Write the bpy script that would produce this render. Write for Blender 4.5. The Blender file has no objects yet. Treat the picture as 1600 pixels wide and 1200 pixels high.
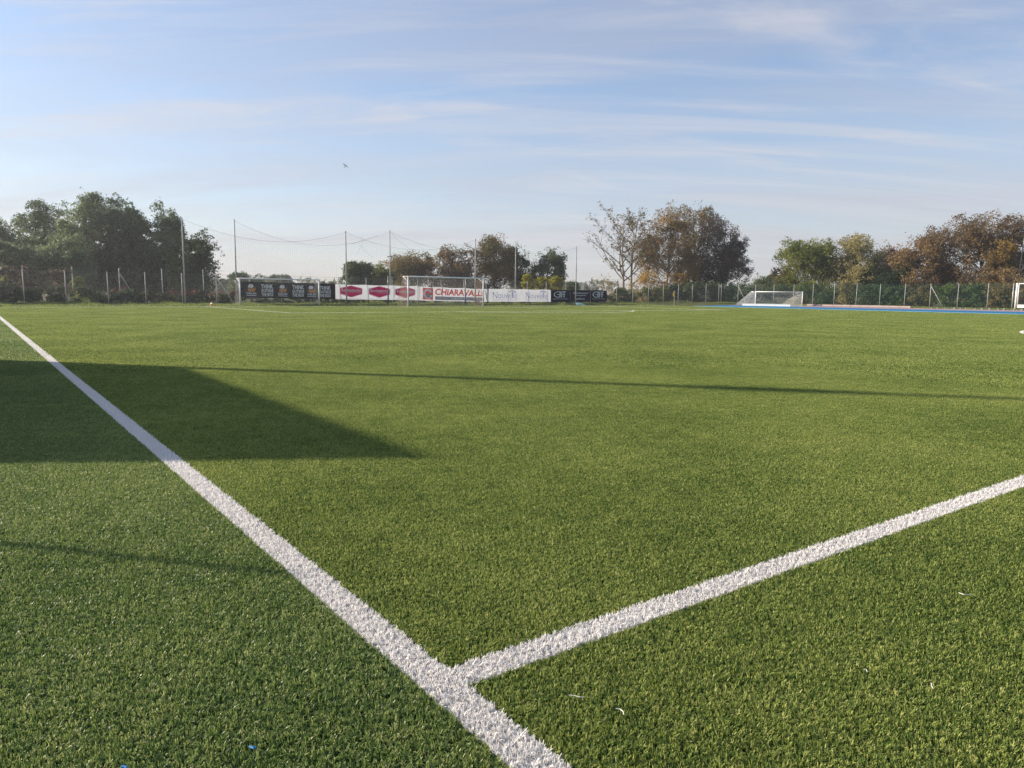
import bpy, math, random
import numpy as np

# ------------------------------------------------------------------ camera, sky, sun, exposure
SC = bpy.context.scene
COL = SC.collection
F_PX, PITCH, ROLL, CAM_H = 1161.65, 0.1210, 0.0103, 1.1431      # 1600x1200 pixel units
TH = 0.6323                                                     # pitch axis, left of the view axis
SUN_EL = math.radians(20.0)
SUN_AZ = np.array([-0.974, 0.229])                              # towards the sun, on the ground
EXPOSURE = 1.15

fw = np.array([0, math.cos(PITCH), -math.sin(PITCH)]); rt = np.array([1.0, 0, 0]); up = np.cross(rt, fw)
RT = rt * math.cos(ROLL) + up * math.sin(ROLL); UP = -rt * math.sin(ROLL) + up * math.cos(ROLL)
cam = bpy.data.cameras.new('camera'); camo = bpy.data.objects.new('camera', cam); COL.objects.link(camo)
cam.sensor_width = 36.0; cam.lens = 36.0 * F_PX / 1600.0; cam.clip_start = 0.05; cam.clip_end = 6000
from mathutils import Matrix, Vector
camo.matrix_world = Matrix(((RT[0], UP[0], -fw[0], 0), (RT[1], UP[1], -fw[1], 0), (RT[2], UP[2], -fw[2], CAM_H), (0, 0, 0, 1)))
SC.camera = camo

world = bpy.data.worlds.new('World'); SC.world = world; world.use_nodes = True
def build_world():
    nt = world.node_tree; N = nt.nodes; L = nt.links; N.clear()
    out = N.new('ShaderNodeOutputWorld'); bg = N.new('ShaderNodeBackground'); bg.inputs['Strength'].default_value = 0.089
    sky = N.new('ShaderNodeTexSky'); sky.sky_type = 'NISHITA'; sky.sun_disc = False
    sky.sun_elevation = SUN_EL; sky.sun_rotation = math.atan2(SUN_AZ[0], SUN_AZ[1])
    sky.altitude = 200; sky.air_density = 1.0; sky.dust_density = 0.5; sky.ozone_density = 3.2
    tc = N.new('ShaderNodeTexCoord'); sep = N.new('ShaderNodeSeparateXYZ'); L.new(tc.outputs['Generated'], sep.inputs[0])
    def m(op, a, b=None, clamp=False):
        n = N.new('ShaderNodeMath'); n.operation = op; n.use_clamp = clamp
        for i, v in enumerate((a, b)):
            if v is None: continue
            if isinstance(v, (int, float)): n.inputs[i].default_value = v
            else: L.new(v, n.inputs[i])
        return n.outputs[0]
    z = m('MAXIMUM', sep.outputs['Z'], 0.0); zz = m('ADD', z, 0.16)
    px = m('DIVIDE', sep.outputs['X'], zz); py = m('DIVIDE', sep.outputs['Y'], zz)
    def layer(sx, sy, rot, scale, detail, lo, hi, dist, off):
        cmb = N.new('ShaderNodeCombineXYZ'); L.new(px, cmb.inputs[0]); L.new(py, cmb.inputs[1]); cmb.inputs[2].default_value = off
        mp = N.new('ShaderNodeMapping'); mp.inputs['Rotation'].default_value = (0, 0, rot); mp.inputs['Scale'].default_value = (sx, sy, 1)
        L.new(cmb.outputs[0], mp.inputs['Vector'])
        no = N.new('ShaderNodeTexNoise'); no.inputs['Scale'].default_value = scale; no.inputs['Detail'].default_value = detail
        no.inputs['Roughness'].default_value = 0.62; no.inputs['Distortion'].default_value = dist
        L.new(mp.outputs[0], no.inputs['Vector'])
        mr = N.new('ShaderNodeMapRange'); mr.interpolation_type = 'SMOOTHSTEP'
        mr.inputs['From Min'].default_value = lo; mr.inputs['From Max'].default_value = hi
        L.new(no.outputs['Fac'], mr.inputs['Value']); return mr.outputs[0]
    a = layer(0.55, 1.1, 0.18, 0.8, 4, 0.36, 0.68, 0.5, 1.3)      # broad veils
    b = layer(0.40, 2.4, -0.10, 1.1, 6, 0.46, 0.68, 1.4, 4.7)     # thin streaks
    c = layer(0.5, 2.2, 0.60, 1.0, 6, 0.50, 0.72, 1.8, 9.1)
    # the veil of ice cloud looks thicker towards the horizon, where one looks through more of it
    slant = N.new('ShaderNodeMapRange'); slant.interpolation_type = 'SMOOTHSTEP'; slant.inputs['From Min'].default_value = 0.02; slant.inputs['From Max'].default_value = 0.30
    slant.inputs['To Min'].default_value = 0.62; slant.inputs['To Max'].default_value = 0.0; L.new(sep.outputs['Z'], slant.inputs['Value'])
    mask = m('ADD', m('ADD', m('MULTIPLY', a, 0.34), slant.outputs[0]), 0.17, True)
    wisps = m('ADD', m('MULTIPLY', b, 0.46), m('MULTIPLY', c, 0.42), True)
    def trail(p0, p1, wid, amt):                                   # an old condensation trail, between two directions seen from the pitch
        def pr(q): d = fw + (q[0] - 800) / F_PX * RT - (q[1] - 600) / F_PX * UP; d = d / np.linalg.norm(d); k = d[2] + .16; return np.array([d[0] / k, d[1] / k])
        a_, b_ = pr(p0), pr(p1); e = b_ - a_; ln = float(np.linalg.norm(e)); e = e / ln
        dx, dy = m('SUBTRACT', px, float(a_[0])), m('SUBTRACT', py, float(a_[1]))
        u = m('DIVIDE', m('ADD', m('MULTIPLY', dx, float(e[0])), m('MULTIPLY', dy, float(e[1]))), ln)
        v = m('ADD', m('ADD', m('MULTIPLY', dx, float(-e[1])), m('MULTIPLY', dy, float(e[0]))), m('MULTIPLY', m('SUBTRACT', a, .5), wid * 1.5))
        g = m('SUBTRACT', 1.0, m('DIVIDE', m('ABSOLUTE', v), wid), True); end = m('MULTIPLY', m('MULTIPLY', m('SUBTRACT', 1.0, u, True), m('MAXIMUM', u, 0.0), True), 4.0, True)
        return m('MULTIPLY', m('MULTIPLY', g, end), amt)
    for args in (((330, 296), (640, 337), .035, .34), ((-140, 82), (220, 90), .05, .35), ((500, 268), (1720, 228), .10, .30), ((1180, 20), (1420, 120), .09, .22), ((860, 262), (980, 296), .05, .25)):
        wisps = m('ADD', wisps, trail(*args), True)
    mask = m('MULTIPLY', mask, 0.92)
    # thin ice cloud: a pale veil, and wisps brighter than the veil, both catching some of the light of the air behind
    def over(base, col, fac):
        cl = N.new('ShaderNodeMix'); cl.data_type = 'RGBA'; cl.blend_type = 'ADD'; cl.inputs['Factor'].default_value = 0.13
        cl.inputs['A'].default_value = (*col, 1); L.new(sky.outputs[0], cl.inputs['B'])
        mx = N.new('ShaderNodeMix'); mx.data_type = 'RGBA'; L.new(fac, mx.inputs['Factor']); L.new(base, mx.inputs['A']); L.new(cl.outputs['Result'], mx.inputs['B']); return mx.outputs['Result']
    veil = over(sky.outputs[0], (2.64, 2.52, 2.74), mask)
    L.new(over(veil, (3.15, 3.08, 3.25), wisps), bg.inputs['Color']); L.new(bg.outputs[0], out.inputs['Surface'])
build_world()

sun = bpy.data.lights.new('sun', 'SUN'); sun.energy = 3.9; sun.angle = math.radians(1.0); sun.color = (1.0, 0.87, 0.70)
suno = bpy.data.objects.new('sun', sun); COL.objects.link(suno)
sd = np.array([SUN_AZ[0] * math.cos(SUN_EL), SUN_AZ[1] * math.cos(SUN_EL), math.sin(SUN_EL)]); sd /= np.linalg.norm(sd)
suno.rotation_euler = Vector(sd).to_track_quat('Z', 'Y').to_euler(); suno.location = (-40, 10, 40)

vs = SC.view_settings; vs.view_transform = 'Standard'; vs.look = 'None'; vs.gamma = 1.0; vs.exposure = EXPOSURE; vs.use_curve_mapping = False
SC.cycles.max_bounces = 5; SC.cycles.diffuse_bounces = 3; SC.cycles.transmission_bounces = 3; SC.cycles.transparent_max_bounces = 8
SC.cycles.use_denoising = True; SC.cycles.denoiser = 'OPENIMAGEDENOISE'; SC.cycles.denoising_input_passes = 'RGB_ALBEDO_NORMAL'; SC.cycles.denoising_prefilter = 'NONE'

# ------------------------------------------------------------------ frames and helpers
random.seed(7); RNG = np.random.default_rng(11)
NV = np.array([math.cos(TH), math.sin(TH)]); TV = np.array([-math.sin(TH), math.cos(TH)])
def P(n, t, z=0.0):
    a = NV * n + TV * t
    return np.array([a[0], a[1], z])
def ray(px, py): return fw + (px - 800) / F_PX * RT - (py - 600) / F_PX * UP
C0 = np.array([0, 0, CAM_H])
def on_t(px, py, t):                       # the pitch-frame point (n, z) on the plane t = const
    d = ray(px, py); s = t / (d[:2] @ TV); p = C0 + s * d
    return p[:2] @ NV, p[2]
def on_n(px, py, n):
    d = ray(px, py); s = n / (d[:2] @ NV); p = C0 + s * d
    return p[:2] @ TV, p[2]
def at_depth(px, py, Y):
    d = ray(px, py); return C0 + d * (Y / d[1])
def rise(n, t):                            # the banks round the pitch
    z = 0.0
    if t > 55.7: z += min(t - 55.7, 6) * 0.03
    if n > 62.6: z += min(n - 62.6, 14) * 0.014
    return z

class MB:
    def __init__(s): s.v = []; s.f = []
    def quad(s, a, b, c, d):
        i = len(s.v); s.v += [a, b, c, d]; s.f.append((i, i + 1, i + 2, i + 3))
    def poly(s, pts):
        i = len(s.v); s.v += list(pts); s.f.append(tuple(range(i, i + len(pts))))
    def prism(s, pts, ext):                # a flat outline pushed along a vector
        k = len(pts); i = len(s.v); pts = [np.asarray(p, float) for p in pts]; e = np.asarray(ext, float)
        s.v += pts + [p + e for p in pts]
        s.f.append(tuple(range(i, i + k))); s.f.append(tuple(range(i + 2 * k - 1, i + k - 1, -1)))
        for j in range(k): s.f.append((i + j, i + (j + 1) % k, i + k + (j + 1) % k, i + k + j))
    def box(s, c, ax, ay, az):             # centre and three half vectors
        c, ax, ay, az = (np.asarray(q, float) for q in (c, ax, ay, az)); i = len(s.v)
        for k in (-1, 1):
            for p, q in ((-1, -1), (1, -1), (1, 1), (-1, 1)): s.v.append(c + ax * p + ay * q + az * k)
        for f in ((0, 3, 2, 1), (4, 5, 6, 7), (0, 1, 5, 4), (1, 2, 6, 5), (2, 3, 7, 6), (3, 0, 4, 7)): s.f.append(tuple(i + q for q in f))
    def tube(s, pts, rad, sides=6, cap=True):
        pts = [np.asarray(p, float) for p in pts]; k = len(pts)
        if np.isscalar(rad): rad = [rad] * k
        i0 = len(s.v); prev = None
        for j, p in enumerate(pts):
            d = pts[min(j + 1, k - 1)] - pts[max(j - 1, 0)]; d = d / (np.linalg.norm(d) + 1e-9)
            if prev is None:
                h = np.array([0, 0, 1.0]) if abs(d[2]) < .9 else np.array([1.0, 0, 0]); u = np.cross(d, h)
            else: u = prev - d * (prev @ d)
            u = u / (np.linalg.norm(u) + 1e-9); w = np.cross(d, u); prev = u
            for q in range(sides):
                a = 2 * math.pi * q / sides; s.v.append(p + (u * math.cos(a) + w * math.sin(a)) * rad[j])
        for j in range(k - 1):
            for q in range(sides):
                a = i0 + j * sides + q; b = i0 + j * sides + (q + 1) % sides
                s.f.append((a, b, b + sides, a + sides))
        if cap:
            s.f.append(tuple(i0 + q for q in range(sides))[::-1]); s.f.append(tuple(i0 + (k - 1) * sides + q for q in range(sides)))

ROOT = {}
def mesh_of(name, v, f, mat, smooth=False):
    me = bpy.data.meshes.new(name); me.from_pydata([tuple(map(float, p)) for p in v], [], f)
    if mat is not None: me.materials.append(mat)
    if smooth: me.polygons.foreach_set('use_smooth', [True] * len(me.polygons))
    me.update(); return me
def thing(name, label, cat, loc, group=None):
    o = bpy.data.objects.new(name, None); COL.objects.link(o); o.location = tuple(map(float, loc)); o.empty_display_size = .3
    o['label'] = label; o['category'] = cat
    if group: o['group'] = group
    ROOT[o] = np.asarray(loc, float); return o
def part(name, mb, mat, parent, smooth=False, label=None):
    org = ROOT[parent]
    o = bpy.data.objects.new(name, mesh_of(name, [np.asarray(p) - org for p in mb.v], mb.f, mat, smooth))
    COL.objects.link(o); o.parent = parent; ROOT[o] = org
    if label: o['label'] = label
    return o
def solo(name, mb, mat, label=None, cat=None, kind=None, group=None, loc=(0, 0, 0), smooth=False):
    org = np.asarray(loc, float)
    o = bpy.data.objects.new(name, mesh_of(name, [np.asarray(p) - org for p in mb.v], mb.f, mat, smooth)); o.location = tuple(map(float, org))
    COL.objects.link(o)
    for k, v in (('label', label), ('category', cat), ('kind', kind), ('group', group)):
        if v: o[k] = v
    return o

# ------------------------------------------------------------------ materials
MATS = {}
def mat(name, col, rough=0.6, spec=0.3, metal=0.0, noise=None, bump=None, var=0.25):
    """plain surface with grain: noise = scale of the colour mottling, bump = (scale, strength)"""
    if name in MATS: return MATS[name]
    M = bpy.data.materials.new(name); M.use_nodes = True; nt = M.node_tree; N = nt.nodes; L = nt.links
    b = N['Principled BSDF']; b.inputs['Roughness'].default_value = rough; b.inputs['Specular IOR Level'].default_value = spec; b.inputs['Metallic'].default_value = metal
    b.inputs['Base Color'].default_value = (*col, 1)
    g = N.new('ShaderNodeNewGeometry')
    if noise:
        no = N.new('ShaderNodeTexNoise'); no.inputs['Scale'].default_value = noise; no.inputs['Detail'].default_value = 6; L.new(g.outputs['Position'], no.inputs['Vector'])
        r = N.new('ShaderNodeValToRGB'); e = r.color_ramp.elements
        e[0].position = .3; e[1].position = .7; e[0].color = (*[c * (1 - var) for c in col], 1); e[1].color = (*[min(1, c * (1 + var)) for c in col], 1)
        L.new(no.outputs['Fac'], r.inputs[0]); L.new(r.outputs[0], b.inputs['Base Color'])
    if bump:
        n2 = N.new('ShaderNodeTexNoise'); n2.inputs['Scale'].default_value = bump[0]; n2.inputs['Detail'].default_value = 5; L.new(g.outputs['Position'], n2.inputs['Vector'])
        bp = N.new('ShaderNodeBump'); bp.inputs['Strength'].default_value = bump[1]; bp.inputs['Distance'].default_value = .02
        L.new(n2.outputs['Fac'], bp.inputs['Height']); L.new(bp.outputs[0], b.inputs['Normal'])
    MATS[name] = M; return M
def leafmat(name, cols, trans=0.42, rough=0.55, spec=0.25):
    """leaves: colour picked by the per-leaf 'tint' attribute"""
    if name in MATS: return MATS[name]
    M = bpy.data.materials.new(name); M.use_nodes = True; nt = M.node_tree; N = nt.nodes; L = nt.links
    b = N['Principled BSDF']; b.inputs['Roughness'].default_value = rough; b.inputs['Specular IOR Level'].default_value = spec
    at = N.new('ShaderNodeAttribute'); at.attribute_name = 'tint'
    r = N.new('ShaderNodeValToRGB'); cr = r.color_ramp
    while len(cr.elements) < len(cols): cr.elements.new(.5)
    for i, c in enumerate(cols): cr.elements[i].position = i / (len(cols) - 1); cr.elements[i].color = (*c, 1)
    L.new(at.outputs['Fac'], r.inputs[0]); L.new(r.outputs[0], b.inputs['Base Color'])
    tr = N.new('ShaderNodeBsdfTranslucent'); L.new(r.outputs[0], tr.inputs['Color'])
    mx = N.new('ShaderNodeMixShader'); mx.inputs[0].default_value = trans
    L.new(b.outputs[0], mx.inputs[1]); L.new(tr.outputs[0], mx.inputs[2]); L.new(mx.outputs[0], N['Material Output'].inputs['Surface'])
    MATS[name] = M; return M
def turfmat(name, cols, patch, rough=0.42, spec=0.35, trans=0.15):
    """fibres: per-blade tint shifted by broad patches of wear across the pitch"""
    M = bpy.data.materials.new(name); M.use_nodes = True; nt = M.node_tree; N = nt.nodes; L = nt.links
    b = N['Principled BSDF']; b.inputs['Roughness'].default_value = rough; b.inputs['Specular IOR Level'].default_value = spec
    at = N.new('ShaderNodeAttribute'); at.attribute_name = 'tint'
    g = N.new('ShaderNodeNewGeometry'); no = N.new('ShaderNodeTexNoise'); no.inputs['Scale'].default_value = .55; no.inputs['Detail'].default_value = 5
    L.new(g.outputs['Position'], no.inputs['Vector'])
    mr = N.new('ShaderNodeMapRange'); mr.inputs['From Min'].default_value = .3; mr.inputs['From Max'].default_value = .7
    mr.inputs['To Min'].default_value = -patch; mr.inputs['To Max'].default_value = patch; L.new(no.outputs['Fac'], mr.inputs['Value'])
    n5 = N.new('ShaderNodeTexNoise'); n5.inputs['Scale'].default_value = 5.5; n5.inputs['Detail'].default_value = 4; L.new(g.outputs['Position'], n5.inputs['Vector'])
    m5 = N.new('ShaderNodeMapRange'); m5.inputs['From Min'].default_value = .3; m5.inputs['From Max'].default_value = .7; m5.inputs['To Min'].default_value = -patch * .7; m5.inputs['To Max'].default_value = patch * .7; L.new(n5.outputs['Fac'], m5.inputs['Value'])
    a5 = N.new('ShaderNodeMath'); L.new(mr.outputs[0], a5.inputs[0]); L.new(m5.outputs[0], a5.inputs[1])
    ad = N.new('ShaderNodeMath'); ad.use_clamp = True; L.new(at.outputs['Fac'], ad.inputs[0]); L.new(a5.outputs[0], ad.inputs[1])
    r = N.new('ShaderNodeValToRGB'); cr = r.color_ramp
    while len(cr.elements) < len(cols): cr.elements.new(.5)
    for i, c in enumerate(cols): cr.elements[i].position = i / (len(cols) - 1); cr.elements[i].color = (*c, 1)
    L.new(ad.outputs[0], r.inputs[0]); L.new(r.outputs[0], b.inputs['Base Color'])
    tr = N.new('ShaderNodeBsdfTranslucent'); L.new(r.outputs[0], tr.inputs['Color'])
    mx = N.new('ShaderNodeMixShader'); mx.inputs[0].default_value = trans
    L.new(b.outputs[0], mx.inputs[1]); L.new(tr.outputs[0], mx.inputs[2]); L.new(mx.outputs[0], N['Material Output'].inputs['Surface'])
    return M
WHITE = mat('white_paint', (.78, .78, .76), .35, .4, noise=3, var=.06)
STEEL = mat('galvanised_steel', (.42, .43, .43), .45, .5, .3, noise=6, var=.2)
GREYPOST = mat('weathered_post', (.36, .36, .35), .6, .3, noise=4, var=.25)
GREENWIRE = mat('green_coated_wire', (.03, .10, .085), .5, .3)
WIRE = mat('fence_wire', (.22, .23, .22), .5, .4, .4)
CORD = mat('net_cord', (.16, .16, .17), .7, .1)
NETW = mat('white_net_cord', (.70, .69, .66), .7, .1)
NETB = mat('tan_net_cord', (.50, .38, .30), .7, .1)
NAVY = mat('navy_padding', (.015, .025, .11), .5, .3)
BARK = mat('bark', (.085, .065, .05), .85, .1, noise=5, bump=(9, .6), var=.4)
TWIG = mat('twig_bark', (.15, .125, .105), .85, .1, noise=5, var=.3)
PALEBARK = mat('pale_bark', (.30, .27, .23), .8, .1, noise=4, bump=(9, .5), var=.4)

# ------------------------------------------------------------------ ground, verges, track
LN0, LN1 = 0.9926, 1.1126          # touchline, between these n
HT0, HT1 = 1.718, 1.838            # halfway line, between these t
NC, TG, NR = 31.3, 54.7, 61.6      # goal centre, goal line, far touchline
CELL = 1.92
T_END = HT1 + CELL * 28; N_END = LN1 + CELL * 32
GROUND = mat('field_soil', (.10, .095, .05), .95, .05, noise=.4, bump=(3, .4), var=.35)
INFILL = mat('turf_backing', (.035, .055, .018), .95, .05, noise=25, var=.4)
mb = MB(); S = 2500
mb.quad((-S, -S, -.06), (S, -S, -.06), (S, S, -.06), (-S, S, -.06)); solo('ground', mb, GROUND, kind='structure')
mb = MB(); mb.quad(P(-9, -14), P(N_END, -14), P(N_END, T_END), P(-9, T_END)); solo('pitch', mb, INFILL, kind='structure')
VERGE = mat('verge_soil', (.11, .12, .045), .95, .05, noise=1.2, bump=(12, .5), var=.4)
def sheet(name, n0, n1, t0, t1, m_, dn, dt, dz=0.0, kind='structure'):
    b = MB(); ns = np.linspace(n0, n1, dn + 1); ts = np.linspace(t0, t1, dt + 1)
    for a in ns:
        for c in ts: b.v.append(P(a, c, rise(a, c) + dz))
    for i in range(dn):
        for j in range(dt): k = i * (dt + 1) + j; b.f.append((k, k + dt + 1, k + dt + 2, k + 1))
    return solo(name, b, m_, kind=kind, smooth=True)
sheet('verge', -40, 62.6, T_END - .01, 66, VERGE, 4, 12, -.004)
BLUE = mat('blue_track', (.014, .165, .36), .75, .2, noise=1.5, bump=(120, .2), var=.12)
CYAN = mat('pale_blue_edge', (.22, .52, .72), .75, .2, noise=1.5, var=.12)
PINK = mat('pink_resin', (.36, .27, .28), .85, .15, noise=.8, bump=(120, .2), var=.15)
sheet('track_edge', N_END, 64.0, -14, 53.6, CYAN, 2, 4)
sheet('blue_track', 64.0, 69.2, -14, 53.6, BLUE, 3, 4)
sheet('track_apron', 69.2, 73.6, -14, 53.6, PINK, 3, 4)
sheet('track_verge', 73.6, 90, -14, 66, VERGE, 3, 4)
sheet('corner_verge', N_END, 73.6, 53.6, 66, VERGE, 3, 4, -.004)

# ------------------------------------------------------------------ turf fibres and painted lines
def blades(w, h, tuft, per, bw, bl, seed, z0=0.0, spread=1.0, tmean=.45, tvar=.24):
    r = np.random.default_rng(seed)
    nx, ny = max(1, round(w / tuft)), max(1, round(h / tuft))
    gx, gy = np.meshgrid((np.arange(nx) + .5) / nx * w - w / 2, (np.arange(ny) + .5) / ny * h - h / 2)
    T = np.stack([gx.ravel(), gy.ravel()], 1); T += r.uniform(-.5, .5, T.shape) * tuft
    k = len(T); ang = r.uniform(0, 2 * np.pi, k); lean = r.uniform(.15, .95, k); th = r.normal(1, .14, k); tt = r.normal(0, tvar * .7, k)
    T = np.repeat(T, per, 0); ang = np.repeat(ang, per) + r.normal(0, 1.0, k * per); lean = np.clip(np.repeat(lean, per) + r.normal(0, .28, k * per), .02, 1.15)
    ln = bl * np.repeat(th, per) * r.uniform(.7, 1.15, k * per); tint = np.clip(tmean + np.repeat(tt, per) + r.normal(0, tvar, k * per), 0, 1)
    m_ = len(T); root = T + r.normal(0, tuft * .28 * spread, T.shape)
    if w < .2: root[:, 0] = np.clip(root[:, 0], -w * .48, w * .48)
    d = np.stack([np.cos(ang), np.sin(ang)], 1); fa = ang + np.pi / 2 + r.normal(0, .7, m_); s = np.stack([np.cos(fa), np.sin(fa)], 1)
    w_ = bw * r.uniform(.7, 1.3, m_)
    h1 = ln * .55; mid = root + d * (np.sin(lean * .6) * h1)[:, None]; z1 = np.cos(lean * .6) * h1
    l2 = lean * 1.5 + r.normal(0, .25, m_); h2 = ln * .45; tip = mid + d * (np.sin(l2) * h2)[:, None]; z2 = np.maximum(z1 + np.cos(l2) * h2, z1 * .7)
    def v3(xy, z): return np.concatenate([xy, (np.zeros(m_) + z + z0)[:, None]], 1)
    hw = s * (w_ / 2)[:, None]
    V = np.stack([v3(root - hw, 0), v3(root + hw, 0), v3(mid + hw, z1), v3(mid - hw, z1), v3(tip + hw * .45, z2), v3(tip - hw * .45, z2)], 1).reshape(-1, 3)
    b = np.arange(m_) * 6
    F = np.concatenate([np.stack([b, b + 1, b + 2, b + 3], 1), np.stack([b + 3, b + 2, b + 4, b + 5], 1)])
    return V, F, np.concatenate([tint, tint])
def mesh_np(name, V, F, mat_, tint=None):
    me = bpy.data.meshes.new(name); k = F.shape[1]
    me.vertices.add(len(V)); me.vertices.foreach_set('co', np.ascontiguousarray(V, dtype=np.float32).ravel())
    me.loops.add(F.size); me.loops.foreach_set('vertex_index', np.ascontiguousarray(F, dtype=np.int32).ravel())
    me.polygons.add(len(F)); me.polygons.foreach_set('loop_start', np.arange(0, F.size, k, dtype=np.int32))
    if tint is not None:
        a = me.attributes.new('tint', 'FLOAT', 'FACE'); a.data.foreach_set('value', np.asarray(tint, dtype=np.float32))
    if mat_ is not None: me.materials.append(mat_)
    me.update(calc_edges=True); me.validate(); return me
def tile_object(name, pts, srcs, base=None, base_mat=None, kind='stuff', loc=(0, 0, 0)):
    """pts: (x, y, z, rotation, which); srcs: blade meshes. One object whose node tree stands a tile of fibres on every point."""
    v = [tuple(p[:3]) for p in pts]; nb = len(v); f = []
    if base is not None:
        v += [tuple(q) for q in base.v]; f = [tuple(nb + i for i in q) for q in base.f]
    me = bpy.data.meshes.new(name); me.from_pydata(v, [], f)
    if base_mat is not None: me.materials.append(base_mat)
    ra = me.attributes.new('turn', 'FLOAT', 'POINT'); ra.data.foreach_set('value', [p[3] for p in pts] + [0.0] * (len(v) - nb))
    wa = me.attributes.new('which', 'INT', 'POINT'); wa.data.foreach_set('value', [int(p[4]) for p in pts] + [-1] * (len(v) - nb))
    o = bpy.data.objects.new(name, me); COL.objects.link(o); o['kind'] = kind
    ng = bpy.data.node_groups.new(name + '_tiles', 'GeometryNodeTree')
    ng.interface.new_socket('Geometry', in_out='INPUT', socket_type='NodeSocketGeometry'); ng.interface.new_socket('Geometry', in_out='OUTPUT', socket_type='NodeSocketGeometry')
    N = ng.nodes; L = ng.links; gi = N.new('NodeGroupInput'); go = N.new('NodeGroupOutput'); jn = N.new('GeometryNodeJoinGeometry')
    an = N.new('GeometryNodeInputNamedAttribute'); an.data_type = 'INT'; an.inputs['Name'].default_value = 'which'
    rn = N.new('GeometryNodeInputNamedAttribute'); rn.data_type = 'FLOAT'; rn.inputs['Name'].default_value = 'turn'
    cx = N.new('ShaderNodeCombineXYZ'); L.new(rn.outputs['Attribute'], cx.inputs['Z'])
    if base is not None: L.new(gi.outputs[0], jn.inputs[0])
    for i, sm in enumerate(srcs):
        so = bpy.data.objects.new(sm.name, sm)
        oi = N.new('GeometryNodeObjectInfo'); oi.inputs['Object'].default_value = so; oi.inputs['As Instance'].default_value = False
        cp = N.new('FunctionNodeCompare'); cp.data_type = 'INT'; cp.operation = 'EQUAL'
        L.new(an.outputs['Attribute'], cp.inputs[2]); cp.inputs[3].default_value = i
        ip = N.new('GeometryNodeInstanceOnPoints'); L.new(gi.outputs[0], ip.inputs['Points']); L.new(cp.outputs[0], ip.inputs['Selection'])
        L.new(oi.outputs['Geometry'], ip.inputs['Instance']); L.new(cx.outputs[0], ip.inputs['Rotation']); L.new(ip.outputs[0], jn.inputs[0])
    L.new(jn.outputs[0], go.inputs[0])
    md = o.modifiers.new('tiles', 'NODES'); md.node_group = ng; return o

GREEN = turfmat('turf_fibre', [(.053, .102, .028), (.178, .256, .057), (.345, .404, .094), (.55, .545, .21)], .14, rough=.55, spec=.22, trans=.38)
GREEN2 = turfmat('turf_fibre_surround', [(.050, .102, .033), (.158, .245, .064), (.295, .372, .102), (.52, .53, .23)], .14, rough=.42, spec=.38, trans=.34)
LINEW = turfmat('line_fibre', [(.55, .53, .50), (.80, .77, .74), (.88, .86, .83), (.90, .88, .86)], .10, .55, .25, .3)
near = [mesh_np('fibre_tile', *blades(.48, .48, .0092, 7, .0025, .0165, s)[:2], GREEN, blades(.48, .48, .0092, 7, .0025, .0165, s)[2]) for s in (1, 2, 3)]
near2 = [mesh_np('fibre_tile', *blades(.48, .48, .0092, 7, .0025, .0165, s)[:2], GREEN2, blades(.48, .48, .0092, 7, .0025, .0165, s)[2]) for s in (4, 5)]
def mk(args, m_, kw={}):
    V, F, t = blades(*args, **kw); return mesh_np('fibre_tile', V, F, m_, t)
far = [mk((CELL, CELL, .023, 6, .0052, .020, s), GREEN) for s in (6, 7)]
far2 = [mk((CELL, CELL, .023, 6, .0052, .020, s), GREEN2) for s in (8,)]
def in_view(n, t, m_):
    p = P(n, t); return p[1] > -2 - m_ and abs(p[0]) < .70 * max(p[1], 0) + 2.5 + m_
NEAR_D = 12.5
rr = random.Random(3)
pts1, pts2 = [], []
def cellfill(n0, t0, pts):
    n, t = n0 + CELL / 2, t0 + CELL / 2
    if not in_view(n, t, 1.4): return
    p = P(n, t)
    if math.hypot(p[0], p[1]) < NEAR_D:
        for i in range(4):
            for j in range(4):
                q = P(n0 + .48 * (i + .5), t0 + .48 * (j + .5)); pts.append((*q, TH + rr.randrange(4) * math.pi / 2, rr.randrange(3 if pts is pts1 else 2)))
    else: pts.append((*p, TH + rr.randrange(4) * math.pi / 2, (3 + rr.randrange(2)) if pts is pts1 else 2))
for i in range(32):
    for j in range(28): cellfill(LN1 + CELL * i, HT1 + CELL * j, pts1)
    for j in range(1, 6): cellfill(LN1 + CELL * i, HT0 - CELL * j, pts1)
for i in range(1, 5):
    for j in range(-3, 28): cellfill(LN0 - CELL * i, HT1 + CELL * j, pts2)
o = tile_object('artificial_turf', pts1, near + far); o['label'] = 'short green artificial turf fibres covering the football pitch'; o['category'] = 'turf'
o = tile_object('surround_turf', pts2, near2 + far2); o['label'] = 'darker artificial turf outside the white touchline on the left'; o['category'] = 'turf'

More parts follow.
